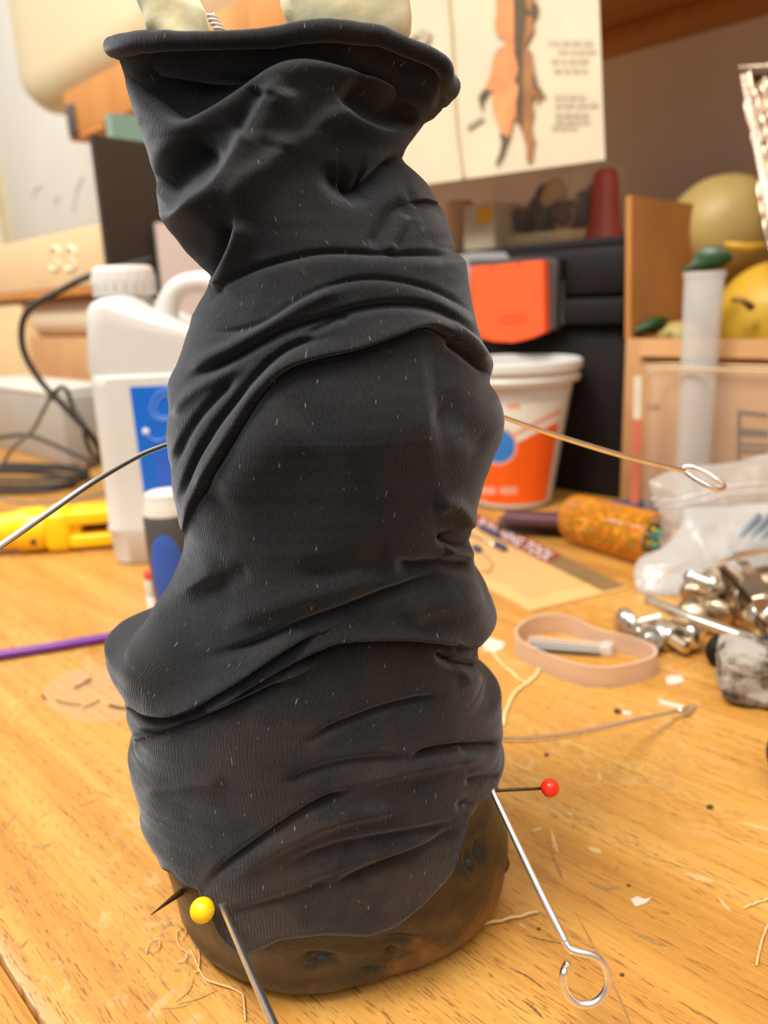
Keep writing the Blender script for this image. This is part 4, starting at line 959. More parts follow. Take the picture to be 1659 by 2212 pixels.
V, F = tube_l(rr_w(sC - .003, sC + .108, eC - .004, eC2 + .004, zc_, .016), .0009, 8, closed=True); mk('rim', V, F, MAT('clear_rim', 'cdb48e', .2), t)
wall_poly('corner_strip', [(1371, 812), (1388, 812), (1386, 905), (1369, 905)], eC - .002, MAT('pale_strip', 'cfc4ae', .3), t, th=.001)
wall_poly('corner_strip', [(1369, 905), (1386, 905), (1380, 1088), (1364, 1088)], eC - .002, MAT('dull_red_strip', 'bd6450', .4), t, th=.001, label='dull red strip down the corner')
M['black_plastic'].node_tree.nodes['Principled BSDF'].inputs['Specular IOR Level'].default_value = .2
# frosted tube
mid = (eC + eC2) / 2
A, B = onE(1522, 588, mid), onE(1496, 1010, mid); Bz = B + (B - A) / (B[2] - A[2]) * (.004 - B[2]); ax = (A - Bz); Ln = np.linalg.norm(ax)
ro = np.linalg.norm(onE(1576, 588, mid) - onE(1470, 588, mid)) * .80 / 2
t = thing('frosted_tube', 'upright frosted plastic tube standing in the clear container', 'tube', Bz)
f_ = fr_z(Bz, ax, S_)
lathe('wall', f_, [(.0001, .001), (ro * .78, .001), (ro * .80, .003), (ro * .96, Ln - .004), (ro * .96, Ln), (ro * .90, Ln), (ro * .74, .004), (.0001, .003)], M['frost'], t)
lathe('rim', f_, [(ro * .95, Ln - .004), (ro * 1.03, Ln - .002), (ro * 1.03, Ln + .0005), (ro * .90, Ln + .0005), (ro * .90, Ln - .002)], M['frost'], t)

# ---- white tub
zr_ = .1075; Cy = T(1085, 1112)[1] + .036; ctp = onY(1105, 1100, Cy); ctr = np.array([ctp[0], Cy, 0])
def rad_at(px, py): p = onY(px, py, Cy); return abs(p[0] - ctr[0]), p[2]
r1, z1 = rad_at(1256, 778); r2, z2 = rad_at(1198, 1085); r1 *= .99; r2 *= .985; zr_ = z1 + .003
tub = thing('plastic_tub', 'white plastic tub with orange label right of the black cloth', 'tub', ctr)
rb = lambda z: (r1 - .004) + (r2 - r1 + .001) * (zr_ - z) / zr_
fr_t = frame(ctr)
lathe('body', fr_t, [(.0001, 0), (rb(0) - .003, 0), (rb(.003), .003), (rb(zr_ * .5), zr_ * .5), (rb(zr_ - .016), zr_ - .016), (r1 - .002, zr_ - .015), (r1 - .001, zr_ - .012), (r1 - .003, zr_ - .009), (r1 - .003, zr_ - .008), (r1, zr_ - .006), (r1, zr_ - .001), (r1 - .002, zr_), (r1 - .004, zr_ - .001), (r1 - .0075, zr_ - .02), (rb(.01) - .002, .01), (.0001, .01)], M['white_plastic'], tub, seg=96)
# label: small flat-print cells wrapped on the tub, coloured by position
def wrap(name, fn, a0, a1, z0, z1, na, nz_, off, parent, rf, o, mats):
    cells = {}
    A_ = np.linspace(a0, a1, na + 1); Zs = np.linspace(z0, z1, nz_ + 1)
    V = np.array([(rf(z) + off) * np.array([math.sin(a), -math.cos(a), 0]) + np.array([0, 0, z]) for a in A_ for z in Zs]) + o
    F = []; mi = []; names = list(mats)
    for i in range(na):
        for j in range(nz_):
            p = V[i * (nz_ + 1) + j]; pp = proj(p[None, :]); m_ = fn((A_[i] + A_[i + 1]) / 2, (Zs[j] + Zs[j + 1]) / 2)
            if m_ is None: continue
            F.append((i * (nz_ + 1) + j, (i + 1) * (nz_ + 1) + j, (i + 1) * (nz_ + 1) + j + 1, i * (nz_ + 1) + j + 1)); mi.append(names.index(m_))
    ob = mk(name, V, F, M[names[0]], parent)
    for k_ in names[1:]: ob.data.materials.append(M[k_])
    ob.data.polygons.foreach_set('material_index', mi); return ob
def tubfn(a, z):
    p = (rb(z) + .0003) * np.array([math.sin(a), -math.cos(a), 0]) + np.array([0, 0, z]) + ctr
    x, y = proj(p[None, :]); x, y = float(x[0]), float(y[0])
    if math.hypot(x - 1077, (y - 964)) < 36: return 'blue_disc'
    if math.hypot(x - 1077, (y - 964)) < 41: return 'salmon'
    line = 956 - .52 * (x - 1118)
    if y > line:
        if (1052 < y < 1068) and ((1038 < x < 1070) or (1080 < x < 1118)): return 'salmon'
        if (1080 < y < 1092) and x < 1052: return 'salmon'
        return 'label_orange'
    if line - 14 > y > line - 26: return 'salmon'
    if 870 < y < 884 and 1094 < x < 1124: return 'salmon'
    return 'label_white'
wrap('label', tubfn, -1.3, .80, .006, zr_ - .027, 130, 110, .0003, tub, rb, ctr, ['label_white', 'label_orange', 'blue_disc', 'salmon'])
# side print lines at the right of the tub
for i in range(16):
    z = .012 + i * .0045; aa = [1.08, 1.16 + .05 * (i % 3)]; P = [(rb(z) + .0004) * np.array([math.sin(a), -math.cos(a), 0]) + np.array([0, 0, z]) + ctr for a in aa]; tube('print_line', P, .0006, M['dark_grey'], tub, n=2, seg=4)

# ---- plum and navy handled tool behind the vial
def slab(name, label, cat, pts, z, h, mat, parent=None, bev=0, **kw):
    P = [T(a, b_, z) for a, b_ in pts]; o = prism(name, P, (0, 0, 1), h, mat, parent, **kw)
    if label: tag(o, label, cat)
    return o
t = thing('hand_tool', 'dark tool with plum and blue grip lying behind the amber vial', 'tool', T(1180, 1140))
def bar(name, p0, p1, w, h, z, mat, parent, r=None, taper=1.0):
    a, b_ = T(*p0, z), T(*p1, z); a[2] = b_[2] = z; d = b_ - a; L = np.linalg.norm(d); d /= L; sd = np.cross(d, Z_); r = r or min(w, h) * .35
    rings = []
    for q, k_ in ((0, .7), (.02, .92), (.06, 1), (.94, taper), (.98, .92 * taper), (1, .7 * taper)):
        R_ = rrect(w / 2 * k_, h / 2 * k_, min(r, h / 2 * k_ * .95, w / 2 * k_ * .95), 5); rings.append(np.array([a + d * L * q + sd * x + Z_ * (y + h / 2) for x, y, _ in R_]))
    V, F = loft_l(rings); return mk(name, V, F, mat, parent, auto=1.0)
bar('grip', (1078, 1142), (1235, 1150), .017, .008, 0.0002, M['dark_brown'], t)
bar('grip_top', (1090, 1128), (1240, 1136), .015, .007, .0082, M['plum'], t)
bar('shank', (1225, 1112), (1420, 1112), .010, .010, .0002, M['navy'], t)

# ---- amber vial of beads
a, b_ = T(1207, 1174), T(1376, 1228); rv = .0150
ax = b_ - a; ax[2] = 0; Lv = np.linalg.norm(ax) + .003; d = ax / Lv; c0_ = a + Z_ * (rv + .0005) + np.cross(Z_, d) * rv * .75
vial = thing('amber_vial', 'amber translucent vial of small beads lying on the desk', 'vial', c0_ - Z_ * rv)
f_ = fr_z(c0_, d)
lathe('shell', f_, [(.0001, 0), (rv * .70, 0), (rv * .92, .002), (rv, .006), (rv, Lv - .003), (rv * .97, Lv), (rv * .78, Lv), (rv * .78, Lv - .002)], M['amber'], vial)
V, F = lathe_l([(.0001, .003), (rv * .84, .005), (rv * .86, Lv - .006), (.0001, Lv - .004)], 60); V = V + (vnoise(V, 900, 2, 2) * .0006)[:, None]
# bead fill as one uncountable mass of little balls
bm = bmesh.new(); rr = random.Random(3)
for i in range(420):
    r_ = rv * .86 * math.sqrt(rr.random()); q = rr.uniform(0, 2 * math.pi); zz = rr.uniform(.004, Lv - .006)
    if r_ < rv * .5: r_ = rv * .8
    mtx = Matrix.Translation(Vector(app(f_, [[r_ * math.cos(q), r_ * math.sin(q), zz]])[0])); bmesh.ops.create_icosphere(bm, subdivisions=1, radius=rr.uniform(.0011, .0018), matrix=mtx)
bm.verts.index_update(); V = np.array([v.co[:] for v in bm.verts]); F = [[v.index for v in f.verts] for f in bm.faces]; bm.free()
mk('bead_fill', V, F, M['beads'], vial, kind='stuff')
cols = [('2a8f8a', 2), ('53b88a', 2), ('e8c81c', 3), ('6e5a48', 9), ('8a7460', 6)]
ci = 0
for hx, n_ in cols:
    mt = MAT('bead_' + hx, hx, .25, metal=.5 if hx in ('6e5a48', '8a7460') else 0)
    for i in range(n_):
        q = 2.4 * ci; r_ = rv * .70 * math.sqrt((ci + .5) / 22.0); P = app(f_, [[r_ * math.cos(q), r_ * math.sin(q), Lv - .0012 + .0005 * math.sin(ci)]])[0]
        V, F = sphere_l(.0019, 12, 8); mk('bead', V + P, F, mt, vial); ci += 1

# ---- packaged tool card
pk = thing('tool_package', 'flat see-through package with maroon header reading PUNCHING TOOL', 'package', T(1150, 1220))
TL, TR, BR, BL = T(985, 1092), T(1357, 1273), T(1146, 1323), T(960, 1222)
quadgrid(TL, TR, BR, BL, 4, 4, lambda u, v: 0, .0014, 'card', M['insert'], pk) if False else None
nz3 = np.array([0, 0, .0012]); 
mk('card', np.vstack([[TL, TR, BR, BL], np.array([TL, TR, BR, BL]) + nz3]), [(3, 2, 1, 0), (4, 5, 6, 7), (0, 1, 5, 4), (1, 2, 6, 5), (2, 3, 7, 6), (3, 0, 4, 7)], M['insert'], pk, smooth=False)
def pkp(u, v, z): p = TL * (1 - u) * (1 - v) + TR * u * (1 - v) + BR * u * v + BL * (1 - u) * v; return p + np.array([0, 0, z])
def pkq(name, u0, u1, v0, v1, z, mat, **kw): return prism(name, [pkp(u0, v0, z), pkp(u0, v1, z), pkp(u1, v1, z), pkp(u1, v0, z)], Z_, .0003, mat, pk, **kw)
pkq('header_strip', 0, .70, 0.01, .25, .0013, M['maroon']); pkq('header_strip', .70, .99, 0.01, .25, .0013, M['brown_card'], label='brown end of the header strip')
for (u, v, w) in ((.30, .25, .13), (.42, .40, .07), (.28, .62, .05)):
    P = [pkp(u - w / 2, v, .0034), pkp(u, v, .0036), pkp(u + w / 2, v, .0034)]; tube('handle', P, .0019, M['navy'], pk, n=10, seg=10)
tube('hook_wire', [pkp(.34, .62, .0022), pkp(.42, .66, .0022), pkp(.46, .80, .0022), pkp(.40, .86, .0022)], .0005, M['tan'], pk, n=20, seg=6)
tube('hook_wire', [pkp(.05, .44, .0022), pkp(.38, .42, .0024)], .0007, M['chrome'], pk, n=4, seg=6)
tube('hook_wire', [pkp(.02, .64, .0022), pkp(.25, .62, .0024)], .0006, M['chrome'], pk, n=4, seg=6)
fc = bpy.data.curves.new('lettering', 'FONT'); fc.body = 'PUNCHING TOOL'; fc.size = 1.0; fc.extrude = .01; fc.shear = .25; fc.align_x = 'LEFT'
fo = bpy.data.objects.new('lettering_tmp', fc); COL.objects.link(fo); bpy.context.view_layer.update()
me_ = bpy.data.meshes.new_from_object(fo.evaluated_get(bpy.context.evaluated_depsgraph_get())); LV = np.array([v.co[:] for v in me_.vertices]); LF = [list(p.vertices) for p in me_.polygons]; bpy.data.objects.remove(fo); bpy.data.curves.remove(fc)
x0, x1 = LV[:, 0].min(), LV[:, 0].max(); hmax = LV[:, 1].max()
u_ = .20 + (LV[:, 0] - x0) / (x1 - x0) * .48; v_ = .215 - LV[:, 1] / hmax * .165
mk('lettering', np.array([pkp(a, b2, .0018 + c * .02) for a, b2, c in zip(u_, v_, LV[:, 2])]), LF, M['print_white'], pk, smooth=False)
quadgrid(pkp(-.01, -.01, .0062), pkp(1.0, -.01, .0062), pkp(1.0, 1.0, .0062), pkp(-.01, 1.0, .0062), 24, 16, lambda u, v: -.0012 + (.0008 * math.sin(u * 17 + v * 7) * math.sin(v * 11)) , .0001, 'clear_sleeve', M['sleeve'], pk)

# ---- rubber band with blades inside
rbp = [(320, 880), (345, 850), (380, 826), (450, 802), (530, 796), (600, 803), (670, 828), (730, 862), (800, 884), (900, 904), (990, 930), (1050, 960), (1076, 990), (1060, 1020), (1010, 1042), (930, 1062), (840, 1078), (740, 1077), (640, 1060), (540, 1028), (440, 988), (370, 950), (330, 918)]
hb_ = .0088
top = smooth_path([T(980 + a * .4093, 1000 + b_ * .4093, hb_) for a, b_ in rbp + rbp[:1]], 121)[:-1]; cen_ = top.mean(0)
n = len(top); inn = top + (cen_ - top) / np.linalg.norm(cen_ - top, axis=1)[:, None] * .0011
low_ = top.copy(); low_[:, 2] = 0.0002; lin_ = inn.copy(); lin_[:, 2] = 0.0002; rings = [low_, top, inn, lin_]
V = np.vstack(rings); F = [(j * n + i, j * n + (i + 1) % n, ((j + 1) % 4) * n + (i + 1) % n, ((j + 1) % 4) * n + i) for j in range(4) for i in range(n)]
tag(mk('rubber_band', V, F, M['rubber'], auto=.8), 'wide translucent pinkish rubber band lying kinked on the desk', 'rubber band')
t = thing('blade_tube', 'small clear tube of grey needles inside the rubber band', 'needles', T(1230, 1402))
for i in range(5):
    bar('needle', (1146, 1385 + i * 5), (1285 + i * 3, 1402 + i * 3.4), .0016, .0014, .0006, M['grey_plastic'] if i % 2 else M['dark_grey'], t)
bar('tube_wall', (1140, 1396), (1322, 1414), .0080, .0044, .0002, M['clear'], t)
bar('cap', (1300, 1408), (1324, 1413), .0082, .0045, .0002, M['frost'], t)

# ---- crumpled clear bags
def bag(label, outline, Y0, Y1, mat, seed, bulge=.012, film='film', zip_=None):
    """outline polygon in the photo; near sheet and far sheet puffed apart"""
    t = thing('plastic_bag', label, 'bag', T(1500, 1230) if seed != 2 else T(1560, 1180))
    xs = [p[0] for p in outline]; ys = [p[1] for p in outline]; N_ = 46
    # radial grid from the centre
    c = np.array([sum(xs) / len(xs), sum(ys) / len(ys)]); O = smooth_path([(a, b_, 0) for a, b_ in outline + outline[:1]], 97)[:-1, :2]; m_ = len(O)
    for sgn in (-1, 1):
        V = []; F = []
        for k_ in range(N_ // 2 + 1):
            f = k_ / (N_ // 2)
            for q in range(m_):
                p = c + (O[q] - c) * f; v = (p[1] - min(ys)) / (max(ys) - min(ys)); Y = Y0 + (Y1 - Y0) * v
                V.append(onY(p[0], p[1], Y) + np.array([0, sgn * bulge * (1 - f ** 2) ** .7, 0]))
        V = np.array(V); V[:, 1] += (vnoise(V, 150, seed + sgn, 3) * .0022 + np.abs(vnoise(V, 90, seed + 7, 2)) * .003); V[:, 2] = np.maximum(V[:, 2], .0004)
        for k_ in range(N_ // 2):
            for q in range(m_): F.append((k_ * m_ + q, k_ * m_ + (q + 1) % m_, (k_ + 1) * m_ + (q + 1) % m_, (k_ + 1) * m_ + q))
        mk(film, V, F, mat, t)
    if zip_:
        for z0 in zip_: tube('zip_strip', [onY(a, b_, Y0 + (Y1 - Y0) * .2) for a, b_ in z0], .0007, M['print_white'], t, n=24, seg=6)
    return t
bag('clear zip bag with glossy top seam in front of the cardboard box', [(1402, 1040), (1440, 1020), (1500, 1008), (1580, 1000), (1700, 985), (1760, 1100), (1740, 1230), (1560, 1230), (1440, 1200), (1428, 1120), (1412, 1075)], .436, .410, M['bag'], 2, .010,
    zip_=[[(1408, 1078), (1450, 1082), (1500, 1070), (1560, 1052), (1660, 1042), (1740, 1035)], [(1414, 1092), (1460, 1092), (1520, 1080), (1580, 1066), (1680, 1056)]])
sbag = bag('milky plastic bag with striped bits inside slumped behind the metal fittings', [(1478, 1098), (1560, 1094), (1700, 1092), (1760, 1180), (1700, 1280), (1560, 1300), (1440, 1300), (1386, 1285), (1374, 1240), (1384, 1210), (1436, 1180), (1470, 1140)], .41, .372, M['bag2'], 5, .013)
for i in range(5):
    tube('blue_strip', [onY(1570 + i * 22, 1210, .386), onY(1606 + i * 24, 1150, .392), onY(1640 + i * 24, 1112, .398)], .0016, MAT('slate_blue_%d' % i, '7b8790', .5), sbag, n=8, seg=6)

# ---- heap of chrome knobs, rods and strips
def knob(label, base, direction, R_, L, thread=True, r_=.0022, mat='chrome', kind='dome'):
    t = thing('cabinet_knob', label, 'knob', base, 'metal fittings heaped at the right'); f = fr_z(base, direction)
    if kind == 'dome': prof = [(.0001, -.0042), (R_ * .5, -.0038), (R_ * .85, -.0022), (R_, 0), (R_ * .97, .0016), (R_ * .6, .0024), (r_ * 1.4, .003)]
    else: prof = [(.0001, -.004), (R_ * .92, -.004), (R_, -.003), (R_, .003), (R_ * .94, .004), (r_ * 1.4, .004)]
    lathe('head', f, prof, M[mat], t, seg=40)
    pr = [(r_ * 1.4, .003)]; z = .003
    while z < L:
        pr += [(r_ * (1.0 if thread else 1.1), z), (r_ * (1.25 if thread else 1.1), z + .0005)]; z += .001
    pr += [(.0001, z)]; lathe('shank', f, pr, M[mat], t, seg=20, auto=1.2); return t
def hub(px, py, z): return T(px, py, z)
knob('shiny domed metal knob lying leftmost of the heap', hub(1352, 1352, .0088), (.95, .25, .05), .0080, .017)
knob('flat metal knob lying under the long rod', hub(1440, 1372, .0064), (.35, -.75, -.10), .0060, .012, kind='disc')
knob('wide ribbed metal disc lying beside the domed knob', hub(1402, 1378, .0058), (-.2, -.9, .25), .0055, .010, kind='disc')
knob('domed metal knob tilted under the middle of the long rod', hub(1502, 1372, .0075), (-.5, .6, .1), .0070, .012)
knob('domed metal knob facing up behind the long rod', hub(1500, 1318, .0115), (.2, .5, -.9), .0072, .009, mat='bronze')
knob('brownish metal knob lying deep in the heap', hub(1545, 1330, .009), (.6, .7, .2), .0085, .016, mat='bronze')
knob('large dull metal knob at the back of the heap', hub(1560, 1268, .016), (-.4, -.7, .25), .0105, .018, mat='bronze')
knob('small bright knob at the upper left of the heap', hub(1532, 1262, .022), (-.8, -.3, .4), .0045, .014)
knob('thick disc knob near the right edge of the heap', hub(1625, 1300, .016), (.1, -.8, .4), .0100, .013, kind='disc', mat='bronze')
knob('bright tilted knob under the white strip at the right edge', hub(1650, 1335, .015), (.3, -.4, .7), .0080, .012, kind='disc')
t = tube('metal_rod', [T(1400, 1297, .0150), T(1500, 1338, .0162), T(1640, 1388, .0170)], [.0022, .0025, .0026], M['chrome'], n=40, seg=16); tag(t, 'long bright metal rod lying across the heap of knobs', 'rod', 'metal fittings heaped at the right')
t = tube('metal_rod', [T(1560, 1232, .026), T(1606, 1282, .022), T(1636, 1330, .018), T(1662, 1400, .010)], .0013, M['steel_dark'], n=40, seg=10); tag(t, 'thin dark curved rod bending down at the right edge of the heap', 'rod', 'metal fittings heaped at the right')
def strip(label, pts, w, th_, mat):
    P = smooth_path([T(a, b_, z) for a, b_, z in pts], 40); Tn = np.gradient(P, axis=0); Tn /= np.linalg.norm(Tn, axis=1)[:, None]; sd = np.cross(Tn, Z_); sd /= np.linalg.norm(sd, axis=1)[:, None]; up_ = np.cross(sd, Tn)
    rings = [np.array([P[i] + sd[i] * w / 2, P[i] + sd[i] * w / 2 + up_[i] * th_, P[i] - sd[i] * w / 2 + up_[i] * th_, P[i] - sd[i] * w / 2]) for i in range(len(P))]
    V, F = loft_l(rings); return tag(mk('metal_strip', V, F, M[mat], auto=.7), label, 'strip', 'metal fittings heaped at the right')
strip('flat bright bent metal strip arching over the top of the heap', [(1560, 1216, .024), (1585, 1206, .028), (1620, 1196, .029), (1665, 1190, .028), (1720, 1200, .024)], .0050, .0012, 'chrome')
strip('dull bent metal strip running down through the heap', [(1556, 1226, .026), (1590, 1262, .022), (1615, 1300, .018), (1632, 1336, .014)], .0046, .0012, 'bronze')
strip('pale curved metal strip at the right edge over the heap', [(1600, 1215, .026), (1630, 1250, .023), (1660, 1300, .018), (1700, 1350, .012)], .0052, .0012, 'chrome')
for q, (a, b_, z, r_) in enumerate(((1520, 1290, .004, .0095), (1590, 1300, .004, .011), (1560, 1340, .003, .010), (1620, 1350, .003, .011), (1650, 1270, .008, .012))):
    V, F = sphere_l(r_, 20, 14, (1.2, .9, .8)); V = V + (vnoise(V, 260, q, 2) * .0012)[:, None]; c = T(a, b_, z); c[2] = r_ * .8; 
    tag(mk('metal_fitting', V + c, F, M['bronze']), ['brown metal fitting at the left foot of the heap', 'brown metal fitting in the middle of the heap', 'dark fitting under the long rod', 'dark fitting beside the felt pad', 'brown fitting at the back right of the heap'][q], 'fitting', 'metal fittings heaped at the right')

# ---- felt pad and black nub
P0_ = T(1640, 1535); V, F = box_l(-.016, .020, -.012, .012, 0, .0215, .005, 4)
bm = bmesh.new(); vs = [bm.verts.new(v) for v in V]; [bm.faces.new([vs[i] for i in f]) for f in F]; bmesh.ops.triangulate(bm, faces=bm.faces); bmesh.ops.subdivide_edges(bm, edges=bm.edges, cuts=3, use_grid_fill=True); bmesh.ops.subdivide_edges(bm, edges=bm.edges, cuts=2, use_grid_fill=True)
bm.verts.index_update(); V = np.array([v.co[:] for v in bm.verts]); F = [[v.index for v in f.verts] for f in bm.faces]; bm.free()
d = V - V.mean(0); d /= np.linalg.norm(d, axis=1)[:, None]; V = V + d * (vnoise(V, 320, 2, 3) * .0012 + vnoise(V, 1800, 5, 3) * .0007)[:, None]; V[:, 2] = np.maximum(V[:, 2], 0)
a_ = math.radians(-14); Rz = np.array([[math.cos(a_), -math.sin(a_), 0], [math.sin(a_), math.cos(a_), 0], [0, 0, 1]])
tag(mk('felt_pad', V @ Rz.T + P0_ + np.array([.006, .010, 0]), F, M['felt']), 'fuzzy grey-white pad stained with black at the right edge', 'pad')
c = T(1548, 1438); V, F = sphere_l(.0052, 24, 16, (.9, .9, 1.25)); V = V + (vnoise(V, 500, 3, 2) * .0004)[:, None]; c[2] = .0066; tag(mk('black_nub', V + c, F, M['black_plastic']), 'small black rounded nub just left of the fuzzy pad', 'nub')
c = T(1738, 1700); V, F = sphere_l(.011, 24, 16, (1.1, .9, 1)); V = V + (vnoise(V, 300, 4, 2) * .001)[:, None]; c[2] = .011; tag(mk('brown_scrap', V + c, F, M['dark_brown']), 'dark brown scrap just entering at the right edge', 'scrap')

# ================================================================== things at the left
# ---- white jug
jY = T(290, 1216)[1] + .022; jc = onY(418, 1200, jY); jc = np.array([jc[0], jY, 0])
def jx(px, py): p = onY(px, py, jY); return p[0] - jc[0], p[2]
jl, _ = jx(262, 1190); jtop = jx(200, 660); jz_sh = jtop[1]; zcap0 = jx(205, 640)[1]; zcap1 = jx(205, 574)[1]
jug = thing('plastic_jug', 'white plastic jug with blue label left behind the black cloth', 'jug', jc)
def jl_at(y): 
    xs = np.interp(y, [640, 665, 800, 812, 1000, 1125, 1190], [212, 203, 205, 214, 238, 252, 266]); return jx(xs, y)
prof = [(1216, .86), (1205, .95), (1190, 1), (1130, 1.0), (1124, 1.02), (1118, 1.0), (1000, 1), (830, 1), (812, 1.0), (806, 1.0), (798, 1.0), (700, 1.0), (670, 1.0), (655, .96), (645, .86), (640, .66)]
hwid = .052; rings = []
for y, k_ in prof:
    x, z = jl_at(min(max(y, 640), 1190)); z = jx(265, y)[1] if y > 1190 else z
    hx = hwid; hy = .026 if y > 810 else .024; z = max(z, 0); cxm = x + hwid
    R_ = rrect(hx * k_, hy * k_, .014 * k_, 8, z, cxm + (hx * (1 - k_)) * (-.2 if y < 700 else 0), 0); rings.append(R_ + jc)
rings[0][:, 2] = 0
V, F = loft_l(rings)
zA, zB, xA, xB = jx(350, 652)[1], jx(420, 748)[1], jx(352, 660)[0] + jc[0], jx(425, 745)[0] + jc[0]
zce = np.interp(V[:, 0], [xA, xB], [zA + .004, zB]); zce[V[:, 0] < xA] = 9; V[:, 2] = np.minimum(V[:, 2], zce)
mk('body', V, F, M['white_plastic'], jug, auto=.8)
# the handle: a hollow loop on the right shoulder
hp = [jx(372, 722), jx(362, 680), jx(378, 634), jx(416, 612), jx(470, 618), jx(520, 670), jx(530, 770)]
tube('handle', [jc + np.array([x, -.004, z]) for x, z in hp], [.0090, .0075, .0062, .0062, .0065, .008, .010], M['white_plastic'], jug, n=50, seg=20)
capc, _ = jx(268, 610); rc_ = abs(jx(335, 610)[0] - jx(200, 610)[0]) / 2; f_ = frame(jc + np.array([capc, 0, zcap0 - .001]))
h_ = zcap1 - zcap0
pr = [(.0001, -.004), (rc_ * .8, -.004), (rc_ * .8, .0), (rc_ * .99, .0005), (rc_ * 1.0, .0015), (rc_ * .965, h_ - .004), (rc_ * .93, h_ - .0015), (rc_ * .84, h_), (.0001, h_ + .0006)]
cap = lathe('cap', f_, pr, M['white_plastic'], jug, seg=60)
for i in range(40):
    q = 2 * math.pi * i / 40
    tube('grip_rib', [app(f_, [[rc_ * math.cos(q), rc_ * math.sin(q), .003]])[0], app(f_, [[rc_ * .97 * math.cos(q), rc_ * .97 * math.sin(q), h_ - .005]])[0]], .0003, M['white_plastic'], cap, n=2, seg=4) if i % 2 == 0 else None
# label, flat on the front face, made of print cells
yf = jY - .0262
def jp(px, py): return onY(px, py, yf)
prism('label', [jp(280, 836), jp(560, 826), jp(580, 1120), jp(320, 1128)], (0, -1, 0), .0003, M['label_blue'], jug, label='blue label')
def jtube(pts, r_, nm='label_swirl'): tube(nm, [onY(a, b_, yf - .0004) for a, b_ in pts], r_, MAT('pale_blue_print', '5f8ee0', .4) if r_ < .0009 else M['print_white'], jug, n=30, seg=6)
jtube([(372, 838), (340, 850), (326, 878), (334, 902), (360, 908), (380, 900)], .0006)
jtube([(376, 846), (350, 858), (336, 880), (342, 898), (366, 902)], .0005)
jtube([(314, 932), (322, 944), (338, 952), (360, 946), (376, 930)], .0006)
V, F = sphere_l(.0020, 16, 10, (1, .15, 1)); mk('label_dot', V + onY(315, 932, yf - .0004), F, M['print_white'], jug)
prism('label_panel', [jp(334, 985), jp(560, 978), jp(566, 1062), jp(345, 1066)], (0, -1, 0), .0005, MAT('label_blue_light', '2a5cc0', .4), jug)

# ---- dark and blue squeeze bottle
bY = T(340, 1335)[1]; bc_ = onY(388, 1335, bY); bc_ = np.array([bc_[0], bY, 0]); br0 = abs(onY(318, 1180, bY)[0] - bc_[0])
def bz(y): return onY(350, y, bY)[2]
t = thing('glue_bottle', 'dark grey bottle with blue grip and white cap in front of the jug', 'bottle', bc_)
f_ = frame(bc_)
lathe('body', f_, [(.0001, 0), (br0 * .80, 0), (br0 * .86, .002), (br0 * .96, bz(1240)), (br0, bz(1170)), (br0 * .99, bz(1115)), (br0 * .9, bz(1106)), (.0001, bz(1105))], M['dark_grey'], t, seg=60)
lathe('cap', f_, [(.0001, bz(1108)), (br0 * .95, bz(1108)), (br0 * .96, bz(1100)), (br0 * .84, bz(1084)), (br0 * .82, bz(1064)), (br0 * .76, bz(1062)), (.0001, bz(1068))], M['grey_light'], t, seg=60)
# grip pad: oval rubber inlay wrapped on the front
V = []; F = []; na, nzz = 24, 24; z0, z1 = bz(1330) + .002, bz(1142)
for i in range(na + 1):
    for j in range(nzz + 1):
        u, v = i / na * 2 - 1, j / nzz * 2 - 1; uu, vv = u * math.sqrt(1 - v * v / 2), v * math.sqrt(1 - u * u / 2); a = .0 + uu * .78; z = (z0 + z1) / 2 + vv * (z1 - z0) / 2
        rr_ = br0 * (.86 + .14 * min(1, z / bz(1170))) + .0002 + .0010 * (1 - min(1, uu * uu + vv * vv)) ** .5; V.append(bc_ + np.array([rr_ * math.sin(a), -rr_ * math.cos(a), z]))
F = [(i * (nzz + 1) + j, (i + 1) * (nzz + 1) + j, (i + 1) * (nzz + 1) + j + 1, i * (nzz + 1) + j + 1) for i in range(na) for j in range(nzz)]
mk('grip_pad', V, F, M['blue_grip'], t, label='blue rubber grip pad')
t = thing('small_tube', 'small white tube with red tip beside the dark bottle', 'tube', T(330, 1312)); P = T(334, 1316); f_ = frame(P)
rS = .0034; zS = lambda y: onY(330, y, P[1])[2]
lathe('body', f_, [(.0001, 0), (rS, 0), (rS, zS(1288)), (rS * .9, zS(1286)), (rS, zS(1282)), (rS, zS(1250)), (.0001, zS(1249))], M['label_white'], t, seg=30)
lathe('tip', f_, [(.0001, zS(1250)), (rS * .95, zS(1249)), (rS * .9, zS(1238)), (rS * .5, zS(1229)), (.0001, zS(1226))], M['red_pl'], t, seg=30, label='red tip')
# ---- yellow clamp tool
t = thing('yellow_clamp', 'yellow plastic hand tool with slotted end lying left of the jug', 'tool', T(120, 1190))
ydir = T(240, 1165) - T(-60, 1190); ydir[2] = 0; ydir /= np.linalg.norm(ydir); ys_ = np.cross(Z_, ydir); yo = T(120, 1196) + ys_ * .012
f_ = (yo, np.array([ydir, ys_, Z_]))
def lb(name, x0, x1, y0, y1, z0, z1, mat, bev, par=t): V, F = box_l(x0, x1, y0, y1, z0, z1, bev, 3); return mk(name, app(f_, V), F, mat, par, auto=1.0)
f2 = fr_z(yo + Z_ * .0145 - ydir * .005, -ydir)
lathe('barrel', f2, [(.0001, -.002), (.009, -.002), (.0135, .0), (.0145, .004), (.0142, .016), (.0125, .020), (.0118, .030), (.0118, .055), (.0105, .062), (.0001, .064)], M['yellow'], t, seg=48)
lb('collar', -.006, .012, -.0145, .0145, .0002, .0285, M['yellow'], .006)
lb('upper_jaw', .010, .041, -.013, .013, .0175, .0270, M['yellow'], .002)
lb('lower_jaw', .010, .043, -.013, .013, .0022, .0110, M['yellow'], .002)
